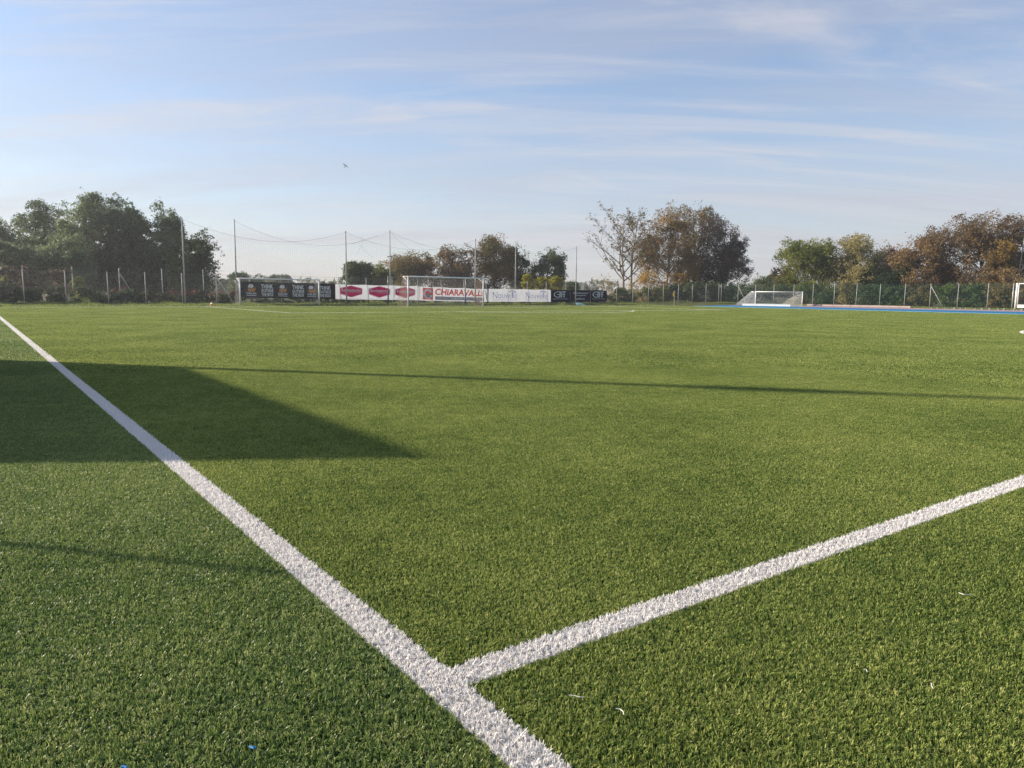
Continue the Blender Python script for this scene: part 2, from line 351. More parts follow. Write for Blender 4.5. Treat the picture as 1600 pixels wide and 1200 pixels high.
WZ = dict(tmean=.74, tvar=.24)
wn = [mk((.12, .48, .0115, 10, .0026, .0175, s), LINEW, WZ) for s in (21, 22, 23)]
wf = [mk((.12, CELL, .022, 7, .005, .022, s), LINEW, WZ) for s in (24, 25)]
wt = [mk((.12, 1.0, .026, 7, .008, .026, s), LINEW, WZ) for s in (26, 27)]
def strip_line(name, a, b, label, top=False):
    """a, b in pitch coordinates: a white line of fibres from a to b"""
    a = np.array(a, float); b = np.array(b, float); d = b - a; ln = np.linalg.norm(d); d /= ln; pts = []; s = 0.0
    rot0 = TH + math.atan2(d[1], d[0]) - math.pi / 2
    while s < ln - 1e-3:
        mid = a + d * (s + .5); q = P(*mid); dist = math.hypot(q[0], q[1])
        if top: step, w = 1.0, 5 + rr.randrange(2)
        elif dist < 14: step, w = .48, rr.randrange(3)
        else: step, w = CELL, 3 + rr.randrange(2)
        c = a + d * (s + step / 2)
        if in_view(*c, 2.0): pts.append((*P(*c), rot0 + rr.randrange(2) * math.pi, w))
        s += step
    base = MB(); e = np.array([-d[1], d[0]]) * .06
    base.quad(P(*(a - e), .004), P(*(b - e), .004), P(*(b + e), .004), P(*(a + e), .004))
    o = tile_object(name, pts, wn + wf + wt, base, LINEW, 'structure'); o['label'] = label
    return o
LC = (LN0 + LN1) / 2; HC = (HT0 + HT1) / 2
strip_line('touchline', (LC, -6.0), (LC, TG + .06), 'white touchline running away to the upper left')
strip_line('halfway_line', (LN1, HC), (NR, HC), 'white halfway line meeting the touchline')
BX0, BX1, BT = 13.7, 2 * NC - 13.7, 38.4
strip_line('penalty_area_line', (BX0, BT), (BX1, BT), 'white front line of the penalty area', True)
strip_line('penalty_area_line', (BX0, BT), (BX0, TG), 'white left side line of the penalty area', True)
strip_line('penalty_area_line', (BX1, BT), (BX1, TG), 'white right side line of the penalty area', True)
strip_line('goal_area_line', (NC - 9.16, 49.2), (NC + 9.16, 49.2), 'white front line of the goal area', True)
strip_line('goal_line', (LC, TG), (NR, TG), 'white goal line under the far goal', True)
def arc_line(name, c, r, a0, a1, label):
    k = max(6, int(abs(a1 - a0) * r / 1.0)); pts = []; base = MB()
    for i in range(k):
        a = a0 + (a1 - a0) * (i + .5) / k; q = np.array(c) + r * np.array([math.cos(a), math.sin(a)])
        pts.append((*P(*q), TH + a, 5 + rr.randrange(2)))
        e0, e1 = a0 + (a1 - a0) * i / k, a0 + (a1 - a0) * (i + 1) / k
        g = lambda e, R: P(c[0] + R * math.cos(e), c[1] + R * math.sin(e), .004)
        base.quad(g(e0, r - .06), g(e0, r + .06), g(e1, r + .06), g(e1, r - .06))
    o = tile_object(name, pts, wn + wf + wt, base, LINEW, 'structure'); o['label'] = label
al = math.acos((TG - 11 - BT) / 9.15)
arc_line('penalty_arc', (NC, TG - 11), 9.15, -math.pi / 2 - al, -math.pi / 2 + al, 'white curved arc in front of the penalty area')
arc_line('centre_circle', (NC + .80, HC), 9.0, 0, math.pi, 'white centre circle')

# natural grass of the verges
GRASS = leafmat('verge_grass', [(.10, .15, .03), (.22, .29, .06), (.38, .38, .13)], .45)
def grass(name, label, boxes, seed, size=(.07, .17)):
    r = np.random.default_rng(seed); Vs, Ts = [], []
    for (n0, n1, t0, t1, cnt, sc) in boxes:
        n = r.uniform(n0, n1, cnt); t = r.uniform(t0, t1, cnt); cl = np.sin(n * 1.7 + seed) * np.sin(n * .63) * .5 + .7
        z = np.array([rise(a, b) for a, b in zip(n, t)]) - .01
        xy = n[:, None] * NV + t[:, None] * TV; h = r.uniform(*size, cnt) * sc * np.clip(cl, .3, 1.3); a = r.uniform(0, 2 * np.pi, cnt)
        s = np.stack([np.cos(a), np.sin(a)], 1) * .022; d = r.normal(0, .35, (cnt, 2)) * h[:, None]
        V = np.stack([np.c_[xy - s, z], np.c_[xy + s, z], np.c_[xy + d + s * .2, z + h], np.c_[xy + d - s * .2, z + h]], 1)
        Vs.append(V.reshape(-1, 3)); Ts.append(np.clip(r.normal(.5, .25, cnt), 0, 1))
    V = np.concatenate(Vs); F = np.arange(len(V)).reshape(-1, 4)
    o = bpy.data.objects.new(name, mesh_np(name, V, F, GRASS, np.concatenate(Ts))); COL.objects.link(o); o['kind'] = 'stuff'; o['label'] = label; o['category'] = 'grass'
grass('verge_grass', 'rough natural grass along the fence behind the goals', [(-2, 62, T_END + .3, 60.6, 26000, 1.0), (-4, 72, 60.6, 64, 12000, 1.5)], 31)
grass('track_grass', 'sunlit rough grass between the track and the right fence', [(73.7, 76.5, 8, 60, 14000, 1.0)], 32)

# ------------------------------------------------------------------ fences
T_F, N_F, H_F = 60.0, 76.0, 2.25
def fence(name, label, a, b, post_mat, wire_mat, h=H_F, step=2.5, cell=.075, wire=.0015, braces=(), lean=.02, mesh=True):
    a = np.array(a, float); b = np.array(b, float); ln = np.linalg.norm(b - a); d = (b - a) / ln; k = int(ln / step)
    z0 = rise(*a); root = thing(name, label, 'fence', P(*a, z0))
    pm = MB(); hz = lambda q: rise(*q)
    for i in range(k + 1):
        q = a + d * min(i * step + rr.uniform(-.06, .06), ln); m_ = MB(); z = hz(q); j = (rr.uniform(-lean, lean), rr.uniform(-lean, lean))
        m_.tube([P(*q, z - .1), P(q[0] + j[0], q[1] + j[1], z + h + rr.uniform(0, .06))], .03, 6); part('post', m_, post_mat, root, True)
    for i in braces:
        q = a + d * i * step; m_ = MB(); z = hz(q)
        for sgn in (1,): m_.tube([P(*q, z + h * .9), P(*(q + d * sgn * 1.3), z - .05)], .028, 6)
        part('brace', m_, post_mat, root, True)
    m_ = MB()
    for zz in (.08, h * .5, h - .03):
        m_.tube([P(*(a + d * ln * s), hz(a + d * ln * s) + zz) for s in np.linspace(0, 1, 9)], .006, 4)
    part('tension_wire', m_, wire_mat, root)
    if not mesh: return root
    m_ = MB(); nstr = int((ln + h) / (cell * 1.414)); off = np.array([d[1], -d[0]])
    for sgn in (1, -1):
        for i in range(nstr + 1):
            s0 = i * cell * 1.414 - (h if sgn > 0 else 0); s1 = s0 + sgn * h if sgn > 0 else s0 - h
            za, zb = .05, h - .02
            # clip to the run
            lo, hi = (s0, s1)
            def zc(s): return za + (s - s0) / (s1 - s0) * (zb - za)
            e0, e1 = max(0, min(ln, lo)), max(0, min(ln, hi))
            if abs(e1 - e0) < .02: continue
            p0, p1 = a + d * e0, a + d * e1
            m_.tube([P(*p0, hz(p0) + zc(e0)), P(*p1, hz(p1) + zc(e1))], wire, 3, False)
    o = part('wire_mesh', m_, wire_mat, root); return root
fence('chain_link_fence', 'long grey chain link fence carrying the banners behind the goals', (-6.8, T_F), (N_F, T_F), GREYPOST, WIRE, braces=(9,))
fence('chain_link_fence', 'green wire fence along the running track on the right', (N_F, T_F - .15), (N_F, 2.0), GREYPOST, GREENWIRE, h=2.3, cell=.06, wire=.0019, braces=(1, 10))
fence('chain_link_fence', 'second row of grey posts behind the hedge on the left', (-9, 64.2), (17.5, 64.2), GREYPOST, WIRE, h=2.6, step=3.1, mesh=False, braces=(6,))

# ------------------------------------------------------------------ ball-stop nets on tall poles
def hang(p, q, sag, k=12):
    s = np.linspace(0, 1, k + 1); p = np.asarray(p, float); q = np.asarray(q, float)
    L_ = p[None] * (1 - s)[:, None] + q[None] * s[:, None]; L_[:, 2] -= 4 * sag * s * (1 - s); return L_
def ball_net(name, label, t, ns, hs, sags, torn=()):
    z = rise(0, t); root = thing(name, label, 'net', P(ns[0], t, z))
    for n_, h_ in zip(ns, hs):
        m_ = MB(); m_.tube([P(n_, t, z - .2), P(n_, t, z + h_ * .6), P(n_, t, z + h_)], [.062, .052, .040], 8); m_.tube([P(n_, t, z + h_), P(n_, t, z + h_ + .05)], [.05, .05], 8)
        part('pole', m_, GREYPOST, root, True)
    for i in range(len(ns) - 1):
        top = hang(P(ns[i], t, z + hs[i] - .05), P(ns[i + 1], t, z + hs[i + 1] - .05), sags[i], 16)
        m_ = MB(); m_.tube(top, .0065, 4); part('rope', m_, CORD, root)
        m_ = MB(); w = ns[i + 1] - ns[i]; nv_ = int(w / .17); zb = z + 1.9
        f = lambda s: np.interp(s, np.linspace(0, 1, len(top)), top[:, 2])
        wob = lambda s, v: .05 * math.sin(9 * s + 3 * v + i) + .03 * math.sin(23 * s + t)
        for a in range(nv_ + 1):
            s = a / nv_; m_.tube([P(ns[i] + w * s + wob(s, v) * .4, t + wob(s, v), zb + (f(s) - zb) * v) for v in (0, .33, .66, 1)], .0013, 3, False)
        nh = int((min(hs) - 1.9) / .17)
        for b in range(nh + 1):
            v = b / nh; m_.tube([P(ns[i] + w * s, t + wob(s, v), zb + (f(s) - zb) * v) for s in np.linspace(0, 1, 15)], .0013, 3, False)
        part('netting', m_, CORD, root)
    return root
def pole_at(px, pyt, t):
    n_, _ = on_t(px, 470, t); nz = on_t(px, pyt, t); return nz[0], nz[1] - rise(0, t)
fr = [pole_at(284, 341, 57.9), pole_at(540, 362, 57.9), pole_at(743, 374, 57.9), pole_at(901, 386, 57.9)]
r_ = ball_net('ball_stop_net', 'front ball stop net on tall steel poles, nearer the pitch', 57.9, [a for a, _ in fr], [b for _, b in fr], (1.15, 1.15, .9))
re = [pole_at(366, 344, 63.0), pole_at(609, 361, 63.0), pole_at(806, 378, 63.0)]
r2 = ball_net('ball_stop_net', 'rear ball stop net hanging from poles behind the fence', 63.0, [a for a, _ in re], [b for _, b in re], (1.6, 1.3))
m_ = MB()
for k_, pts_ in enumerate([[(565, 370), (567, 378), (562, 389), (558, 398)], [(564, 383), (570, 392), (582, 402)], [(611, 364), (622, 375), (640, 389)], [(590, 368), (575, 373), (550, 381)]]):
    m_.tube([P(*(lambda h: (h[0], 63.05, h[1]))(on_t(a, b, 63.05))) for a, b in pts_], .006, 4)
part('loose_cord', m_, CORD, r2)['kind'] = 'stuff'

# ------------------------------------------------------------------ goals
def grid_net(m_, p00, p10, p11, p01, cu, cv, r, sag=0.0):
    p00, p10, p11, p01 = (np.asarray(q, float) for q in (p00, p10, p11, p01))
    lu = max(np.linalg.norm(p10 - p00), np.linalg.norm(p11 - p01)); lv = max(np.linalg.norm(p01 - p00), np.linalg.norm(p11 - p10))
    nu, nv_ = max(1, round(lu / cu)), max(1, round(lv / cv))
    def S(u, v):
        q = p00 * (1 - u) * (1 - v) + p10 * u * (1 - v) + p11 * u * v + p01 * (1 - u) * v
        q = q.copy(); q[2] -= sag * 16 * u * (1 - u) * v * (1 - v); return q
    ks = 5 if sag else 1
    for i in range(nu + 1): m_.tube([S(i / nu, v) for v in np.linspace(0, 1, ks + 1)], r, 3, False)
    for j in range(nv_ + 1): m_.tube([S(u, j / nv_) for u in np.linspace(0, 1, ks * 2 + 1)], r, 3, False)
def goal(label, pl, pr, H, back, netmat, frame_r, depth_top, depth_bot, sidemat=None, cell=.13, r=.0045, group=None, lift=0.0, stanchion=None, ground_bar=False):
    """pl, pr: the feet of the posts (x, y, z); back: unit vector to the rear"""
    pl, pr, bk = (np.asarray(q, float) for q in (pl, pr, back)); zu = np.array([0, 0, H]); root = thing('football_goal', label, 'goal', (pl + pr) / 2, group)
    ax = (pr - pl) / np.linalg.norm(pr - pl)
    for p in (pl, pr):
        m_ = MB(); m_.tube([p - [0, 0, .03], p + zu], frame_r, 10); part('post', m_, WHITE, root, True)
    m_ = MB(); m_.tube([pl + zu - ax * frame_r - [0, 0, frame_r], pr + zu + ax * frame_r - [0, 0, frame_r]], frame_r, 10); part('crossbar', m_, WHITE, root, True)
    tl, tr = pl + zu + bk * depth_top, pr + zu + bk * depth_top; bl_, br = pl + bk * depth_bot + [0, 0, lift + .03], pr + bk * depth_bot + [0, 0, lift + .03]
    for p, q in ((pl, tl), (pr, tr)):
        m_ = MB(); m_.tube([p + zu * .82, q - [0, 0, .03]], .018, 6); m_.tube([p + zu - [0, 0, .05], q - [0, 0, .03]], .015, 6); part('net_bracket', m_, WHITE, root, True)
    if ground_bar:
        m_ = MB(); m_.tube([pl + [0, 0, .05], bl_ + [0, 0, .02], br + [0, 0, .02], pr + [0, 0, .05]], .035, 8); part('ground_frame', m_, WHITE, root, True)
    m_ = MB(); grid_net(m_, pl + zu, pr + zu, tr, tl, cell, cell, r, .05); grid_net(m_, tl, tr, br, bl_, cell, cell, r, .12); part('back_net', m_, netmat, root)
    for p, q, b_ in ((pl, tl, bl_), (pr, tr, br)):
        m_ = MB(); grid_net(m_, p + [0, 0, .03], b_, q, p + zu, cell * .8, cell * .8, r * 1.6, .0); part('side_net', m_, sidemat or netmat, root)
    if stanchion:
        for s_, p in enumerate((pl, pr)):
            f = p + bk * stanchion[s_]; m_ = MB(); m_.tube([f, f + zu * .48], .055, 8); part('stanchion', m_, NAVY, root, True, 'navy padded lower half of the net support')
            m_ = MB(); m_.tube([f + zu * .48, f + zu * 1.02], .03, 8); part('stanchion_top', m_, STEEL, root, True)
            m_ = MB(); m_.tube(hang(f + zu * .98, (tl, tr)[s_], .08), .006, 4); part('guy_rope', m_, CORD, root)
    return root
tb = np.array([TV[0], TV[1], 0.0])
g0, _ = on_t(637.8, 479, TG + .0)
goal('full size white goal with tan side netting in front of the red lettered banner', P(g0, TG), P(g0 + 7.44, TG), 2.50, tb, NETW, .06, .9, 2.0, NETB, cell=.15, stanchion=(3.6, 2.9), r=.0030)
t_l = 57.3
g1, _ = on_t(375.5, 476, t_l); g2, _ = on_t(499, 477, t_l)
goal('smaller white goal standing at the fence before the black banner', P(g1, t_l, .05), P(g2, t_l, .05), 2.06, tb, NETW, .05, .7, 1.6, cell=.13, r=.0015)
a_ = at_depth(1180, 478.5, 82.0); b_ = at_depth(1253, 480, 80.0); a_[2] = b_[2] = rise(71, 45) + .0
bkv = np.array([-.78, .62, 0]); goal('small white training goal with grey slack net on the running track', a_, b_, 1.55, bkv, NETW, .045, .5, 2.3, cell=.12, r=.0042, lift=.0, ground_bar=True)

# ------------------------------------------------------------------ banners
def text_mesh(body, bold=0.0, shear=0.0):
    cu = bpy.data.curves.new('lettering', 'FONT'); cu.body = body; cu.size = 1; cu.offset = bold; cu.shear = shear; cu.resolution_u = 2; cu.fill_mode = 'FRONT'
    ob = bpy.data.objects.new('lettering', cu); COL.objects.link(ob); bpy.context.view_layer.update()
    dg = bpy.context.evaluated_depsgraph_get(); me = bpy.data.meshes.new_from_object(ob.evaluated_get(dg))
    V = np.array([v.co[:] for v in me.vertices]); F = [tuple(p.vertices) for p in me.polygons]
    bpy.data.objects.remove(ob); bpy.data.curves.remove(cu); bpy.data.meshes.remove(me); return V, F
def flat(name, col, rough=.5): return mat(name, col, rough, .2, noise=2.2, var=.08)
INK_W, INK_PINK, INK_RED, INK_GREY = flat('white_print', (.84, .84, .86)), flat('pink_print', (.84, .02, .17)), flat('red_print', (.84, .045, .05)), flat('grey_print', (.27, .28, .32))
INK_BLUE, INK_TAN, INK_DARK, INK_PALE = flat('blue_print', (.20, .30, .60)), flat('orange_print', (.58, .27, .09)), flat('dark_print', (.05, .04, .06)), flat('pale_pink_print', (.75, .50, .55))
def vinyl(M, col, k):
    N = M.node_tree.nodes; L = M.node_tree.links; tr = N.new('ShaderNodeBsdfTranslucent'); tr.inputs['Color'].default_value = (*col, 1); mx = N.new('ShaderNodeMixShader'); mx.inputs[0].default_value = k
    L.new(N['Principled BSDF'].outputs[0], mx.inputs[1]); L.new(tr.outputs[0], mx.inputs[2]); L.new(mx.outputs[0], N['Material Output'].inputs['Surface']); return M
for q_, c_ in ((INK_W, (.84, .84, .86)), (INK_PINK, (.84, .02, .17)), (INK_RED, (.84, .045, .05)), (INK_GREY, (.27, .28, .32)), (INK_BLUE, (.07, .12, .34)), (INK_PALE, (.75, .50, .55)), (INK_TAN, (.58, .27, .09))): vinyl(q_, c_, .28)
PVC_W, PVC_K, PVC_N = vinyl(flat('white_banner', (.80, .80, .82), .45), (.80, .80, .84), .28), flat('black_banner', (.008, .009, .015), .85), flat('navy_banner', (.006, .007, .022), .85)
TB = T_F - .10
class Banner:
    def __init__(s, label, px0, px1, yt0, yb0, yt1, yb1, m_, seed):
        s.n0, s.n1 = on_t(px0, (yt0 + yb0) / 2, TB)[0], on_t(px1, (yt1 + yb1) / 2, TB)[0]
        s.zt = (on_t(px0, yt0, TB)[1], on_t(px1, yt1, TB)[1]); s.zb = (on_t(px0, yb0, TB)[1], on_t(px1, yb1, TB)[1]); s.seed = seed
        s.root = thing('banner', label, 'banner', P(s.n0, TB, s.zb[0])); b = MB(); k = max(8, int((s.n1 - s.n0) / .25)); r = 6
        for i in range(k + 1):
            for j in range(r + 1): b.v.append(s.at(i / k, j / r, 0))
        for i in range(k):
            for j in range(r): q = i * (r + 1) + j; b.f.append((q, q + r + 1, q + r + 2, q + 1))
        part('sheet', b, m_, s.root, True)
    def at(s, u, v, off):
        n = s.n0 + (s.n1 - s.n0) * u; zb = s.zb[0] * (1 - u) + s.zb[1] * u; zt = s.zt[0] * (1 - u) + s.zt[1] * u
        sc = .035 * math.sin(u * (s.n1 - s.n0) / 2.5 * 2 * math.pi + s.seed) * (1 if v > .5 else .5) * abs(v - .5)
        w = .025 * math.sin(n * 2.1 + v * 2.3 + s.seed) + .012 * math.sin(n * 5.3 - v * 4)
        return P(n, TB + w - off, zb + (zt - zb) * v + sc)
    def text(s, body, u0, u1, v0, v1, m_, bold=0.0, shear=0.0, off=.024):
        V, F = text_mesh(body, bold, shear); x0, x1 = V[:, 0].min(), V[:, 0].max(); y0, y1 = V[:, 1].min(), V[:, 1].max(); b = MB()
        b.v = [s.at(u0 + (x - x0) / (x1 - x0) * (u1 - u0), v0 + (y - y0) / (y1 - y0) * (v1 - v0), off) for x, y, _ in V]; b.f = F
        part('lettering', b, m_, s.root)['kind'] = 'stuff'
    def shape(s, name, pts, m_, off=.008):
        b = MB(); us = [p[0] for p in pts]; u0, u1 = min(us), max(us); cuts = sorted(set(np.round(np.concatenate([np.linspace(u0, u1, max(2, int((u1 - u0) * (s.n1 - s.n0) / .18) + 1)), us]), 6))); k = len(pts)
        def span(u):
            vv = []
            for i in range(k):
                (a, c), (d, e) = pts[i], pts[(i + 1) % k]
                if abs(a - u) < 1e-6: vv.append(c)
                if min(a, d) < u < max(a, d): vv.append(c + (e - c) * (u - a) / (d - a))
            return min(vv), max(vv)
        R = 4
        for c in cuts:
            lo, hi = span(min(max(c, u0 + 1e-7), u1 - 1e-7)); b.v += [s.at(c, lo + (hi - lo) * q / R, off + .008) for q in range(R + 1)]
        for i in range(len(cuts) - 1):
            for q in range(R): a = i * (R + 1) + q; b.f.append((a, a + R + 1, a + R + 2, a + 1))
        part(name, b, m_, s.root)
    def ring(s, name, uc, vc, ru, rv, fu, a0, a1, m_, off=.010, k=22):
        b = MB(); A = np.linspace(a0, a1, k + 1)
        for i in range(k):
            b.quad(*[s.at(uc + ru * q * math.cos(a), vc + rv * q * math.sin(a), off) for q, a in ((fu, A[i]), (1, A[i]), (1, A[i + 1]), (fu, A[i + 1]))])
        part(name, b, m_, s.root)
U = lambda px, a, b: (px - a) / (b - a)
# black banner
B = Banner('black banner with THINK OUTSIDE THE BOX and small orange box logos', 372, 523.5, 439.5, 465, 443.8, 467.3, PVC_K, .4)
u = lambda px: U(px, 372, 523.5)
for c in (391.5, 439, 484.5):
    d_ = .040
    B.shape('logo_lid', [(u(c) - d_ * .85, .70), (u(c) - d_ * .7, .62), (u(c) + d_ * .35, .62), (u(c) + d_ * .6, .72), (u(c) + d_ * .35, .84), (u(c) - d_ * .5, .84)], INK_W)
    B.shape('logo_box', [(u(c) - d_ * .95, .44), (u(c) - d_ * .6, .37), (u(c) + d_ * .7, .37), (u(c) + d_ * 1.05, .50), (u(c) + d_ * 1.0, .72), (u(c) + d_ * .75, .60), (u(c) - d_ * .85, .58)], INK_TAN)
    B.text('DELES', u(c) - .047, u(c) + .047, .22, .335, INK_W, .03)
    B.shape('logo_rule', [(u(c) - .047, .13), (u(c) + .047, .13), (u(c) + .047, .165), (u(c) - .047, .165)], INK_W)
for c in (415, 463, 507):
    for s_, (w0, w1) in zip(('THINK', 'OUTSIDE', 'THE BOX'), ((.59, .86), (.36, .56), (.11, .33))): B.text(s_, u(c) - .061, u(c) + .061, w0, w1, INK_W, .035)
# white banner with pink badges
B = Banner('white banner with three pink hexagonal badges', 524, 652.5, 444.3, 467.5, 447.2, 469.2, PVC_W, 1.1)
for c in (547.2, 590.5, 631.8):
    uc = U(c, 524, 652.5); e = .123
    B.shape('badge_rim', [(uc - e * 1.07, .36), (uc, .13), (uc + e * 1.07, .36), (uc + e * 1.07, .76), (uc, .97), (uc - e * 1.07, .76)], INK_PALE, .008)
    B.shape('badge', [(uc - e, .39), (uc - .01, .19), (uc + .01, .19), (uc + e, .39), (uc + e, .73), (uc + .01, .92), (uc - .01, .92), (uc - e, .73)], INK_PINK, .018)
    B.text('Scoiattolo', uc - e * .92, uc + e * .92, .53, .73, INK_W, .02, off=.040)
    B.text('la pasta fresca', uc - e * .25, uc + e * .9, .42, .50, INK_W, 0, off=.040)
    B.text('www.scoiattolo.it', uc - e, uc + e, .05, .10, INK_DARK, 0)
# red lettered banner
B = Banner('white banner with large red CHIARAVALLI lettering behind the goal net', 653, 762, 447.5, 469.4, 452, 471.8, PVC_W, 2.0)
u = lambda px: U(px, 653, 762)
B.shape('logo_square', [(u(660), .08), (u(675.5), .08), (u(675.5), .92), (u(660), .92)], INK_RED)
B.ring('logo_ring', u(667.5), .50, .066, .37, .58, .35, 5.95, INK_W, .030)
B.ring('logo_dot', u(668), .38, .030, .17, 0.0, 0, 6.2832, INK_GREY, .036)
B.text('CHIARAVALLI', u(678.5), u(754.5), .42, .90, INK_RED, .03, .12)
B.shape('grey_bar', [(u(678.5), .07), (u(756), .07), (u(756), .33), (u(678.5), .33)], INK_GREY)
B.text('GROUP', u(702), u(729), .11, .30, INK_W, .03, off=.030)
B.text('srl', u(744), u(753), .11, .27, INK_W, .01, off=.030)
for k_ in range(3): B.shape('stripe', [(u(757 + k_ * .9), .9 - .25 * k_), (u(758 + k_ * .9), .9 - .25 * k_), (u(761.5), .45 - .2 * k_), (u(761), .40 - .2 * k_)], INK_GREY)
# Nouvelle
B = Banner('pale banner with thin blue Nouvelle lettering and umbrella marks', 763.5, 860.5, 451.2, 471.4, 452.8, 471.6, PVC_W, 3.2)
for a0, a1 in ((769.5, 806.5), (820, 854.5)):
    q0, q1 = U(a0, 763.5, 860.5), U(a1, 763.5, 860.5); B.text('Nouvelle', q0, q1, .26, .76, INK_BLUE, -.012)
    B.text('PRODUCTION CARPETING', q0, q1, .11, .18, INK_BLUE, 0)
    B.ring('umbrella', q0 + (q1 - q0) * .80, .66, (q1 - q0) * .16, .25, .80, .25, 2.75, INK_BLUE, .014)
    m0 = q0 + (q1 - q0) * .805; B.shape('umbrella_stick', [(m0 - .003, .3), (m0 + .003, .3), (m0 + .003, .86), (m0 - .003, .86)], INK_BLUE, .014)
# navy
B = Banner('dark navy banner with white CEIT lettering at the right end', 861, 948, 453, 471.6, 453.8, 471.2, PVC_N, 4.0)
u = lambda px: U(px, 861, 948)
for a0 in (865, 924.8):
    q0 = u(a0); k_ = .078; B.ring('logo_ring', q0 + k_, .62, k_, .26, .78, 1.2, 5.1, INK_W, .024)
    for (x0, x1, y0, y1) in ((.055, .115, .59, .64), (.095, .113, .36, .88), (.125, .141, .36, .88), (.165, .181, .36, .88), (.15, .205, .82, .88), (.15, .195, .60, .64)):
        B.shape('logo_bar', [(q0 + x0, y0), (q0 + x1, y0), (q0 + x1, y1), (q0 + x0, y1)], INK_W, .012)
    B.text('impianti tecnologici', q0 - .01, q0 + .235, .19, .29, INK_W, .01)
B.text('efficientamento', u(894), u(917.5), .68, .84, INK_W, .012); B.text('energetico', u(898), u(914), .46, .62, INK_W, .012); B.text('ceitel.eu', u(899), u(912), .18, .34, INK_W, .02)
for a0 in (889.3, 921): B.shape('divider', [(u(a0), .06), (u(a0 + .7), .06), (u(a0 + .7), .94), (u(a0), .94)], INK_GREY, .012)

# ------------------------------------------------------------------ trees and shrubs
def leaf_cloud(centres, radii, per, size, seed, flat_=.75, tint0=.5, tvar=.18, cvar=.16, droop=0.0):
    r = np.random.default_rng(seed); Cn = np.asarray(centres); R = np.asarray(radii); k = len(Cn)
    per_c = np.maximum(4, (per * (R / R.mean()) ** 2).astype(int)); idx = np.repeat(np.arange(k), per_c); m_ = len(idx)
    d = r.normal(0, 1, (m_, 3)); d /= np.linalg.norm(d, axis=1)[:, None] + 1e-9; rad = r.uniform(0, 1, m_) ** .5 * np.where(r.uniform(0, 1, m_) < .22, r.uniform(1, 1.7, m_), 1)
    pos = Cn[idx] + d * (rad * R[idx])[:, None] * np.array([1, 1, flat_])
    ax = r.normal(0, .6, (k, 3)); ax[:, 2] = np.abs(ax[:, 2]) * .6 + .25; ax /= np.linalg.norm(ax, axis=1)[:, None]; off = pos - Cn[idx]; al_ = (off * ax[idx]).sum(1)[:, None] * ax[idx]; pos = Cn[idx] + (off - al_) * .78 + al_ * 1.55
    nrm = d * .5 + r.normal(0, .6, (m_, 3)) + np.array([0, 0, .45]); nrm /= np.linalg.norm(nrm, axis=1)[:, None]
    a = np.cross(nrm, r.normal(0, 1, (m_, 3))); a /= np.linalg.norm(a, axis=1)[:, None] + 1e-9; b = np.cross(nrm, a)
    s = size * r.uniform(.6, 1.4, m_)[:, None]; a = a * s; b = b * s * .62; a[:, 2] -= droop * s[:, 0]
    V = np.stack([pos - a * .8 - b * .8, pos - a * .5 + b * .9, pos + a * 1.1], 1).reshape(-1, 3)
    ct = r.normal(0, cvar, k); tint = np.clip(tint0 + ct[idx] + r.normal(0, tvar, m_), 0, 1)
    return V, np.arange(len(V)).reshape(-1, 3), tint
PAL = {
 'locust': [(.018, .034, .022), (.044, .070, .038), (.082, .110, .054), (.15, .158, .078)],
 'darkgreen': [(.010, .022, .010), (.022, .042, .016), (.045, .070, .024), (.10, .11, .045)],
 'yellowgreen': [(.025, .045, .010), (.075, .095, .018), (.16, .165, .035), (.30, .24, .05)],
 'olive': [(.05, .055, .022), (.12, .115, .045), (.21, .18, .075), (.30, .23, .11)],
 'brown': [(.034, .027, .017), (.088, .062, .032), (.145, .097, .043), (.21, .145, .065)],
 'browngreen': [(.020, .030, .014), (.052, .056, .022), (.118, .084, .030), (.20, .125, .040)],
 'orange': [(.075, .052, .018), (.16, .105, .028), (.24, .155, .036), (.32, .22, .055)],
 'yellow': [(.08, .085, .012), (.20, .18, .018), (.36, .28, .025), (.48, .38, .05)],
 'purple': [(.016, .020, .016), (.035, .035, .025), (.070, .050, .036), (.14, .085, .055)],
 'red': [(.04, .022, .018), (.10, .045, .032), (.17, .075, .05), (.22, .13, .08)],
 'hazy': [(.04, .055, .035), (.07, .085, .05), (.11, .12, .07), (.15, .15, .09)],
}
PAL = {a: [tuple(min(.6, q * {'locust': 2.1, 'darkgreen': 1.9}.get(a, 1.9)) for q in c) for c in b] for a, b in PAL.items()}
for k_, v_ in list(PAL.items()): leafmat('leaf_' + k_, v_)
def LM(p): return MATS['leaf_' + p]
def curve_limb(a, b, r, bow=.12, k=4):
    a, b = np.asarray(a, float), np.asarray(b, float); L_ = np.linalg.norm(b - a); off = r.normal(0, bow * .5, 3) * L_; off[2] = abs(off[2]) * .3 - bow * L_ * .5
    s = np.linspace(0, 1, k + 1); return [a * (1 - q) + b * q + off * 4 * q * (1 - q) * .5 for q in s]
LAT = np.random.default_rng(99).uniform(-1, 1, (32, 32, 32))
def vn(p):                                  # smooth value noise in -1..1
    f = np.floor(p); t = p - f; t = t * t * (3 - 2 * t); a = f.astype(int) % 32; b = (a + 1) % 32; o = 0
    for i in (0, 1):
        for j in (0, 1):
            for k in (0, 1):
                w = (t[:, 0] if i else 1 - t[:, 0]) * (t[:, 1] if j else 1 - t[:, 1]) * (t[:, 2] if k else 1 - t[:, 2])
                o = o + w * LAT[(b if i else a)[:, 0], (b if j else a)[:, 1], (b if k else a)[:, 2]]
    return o
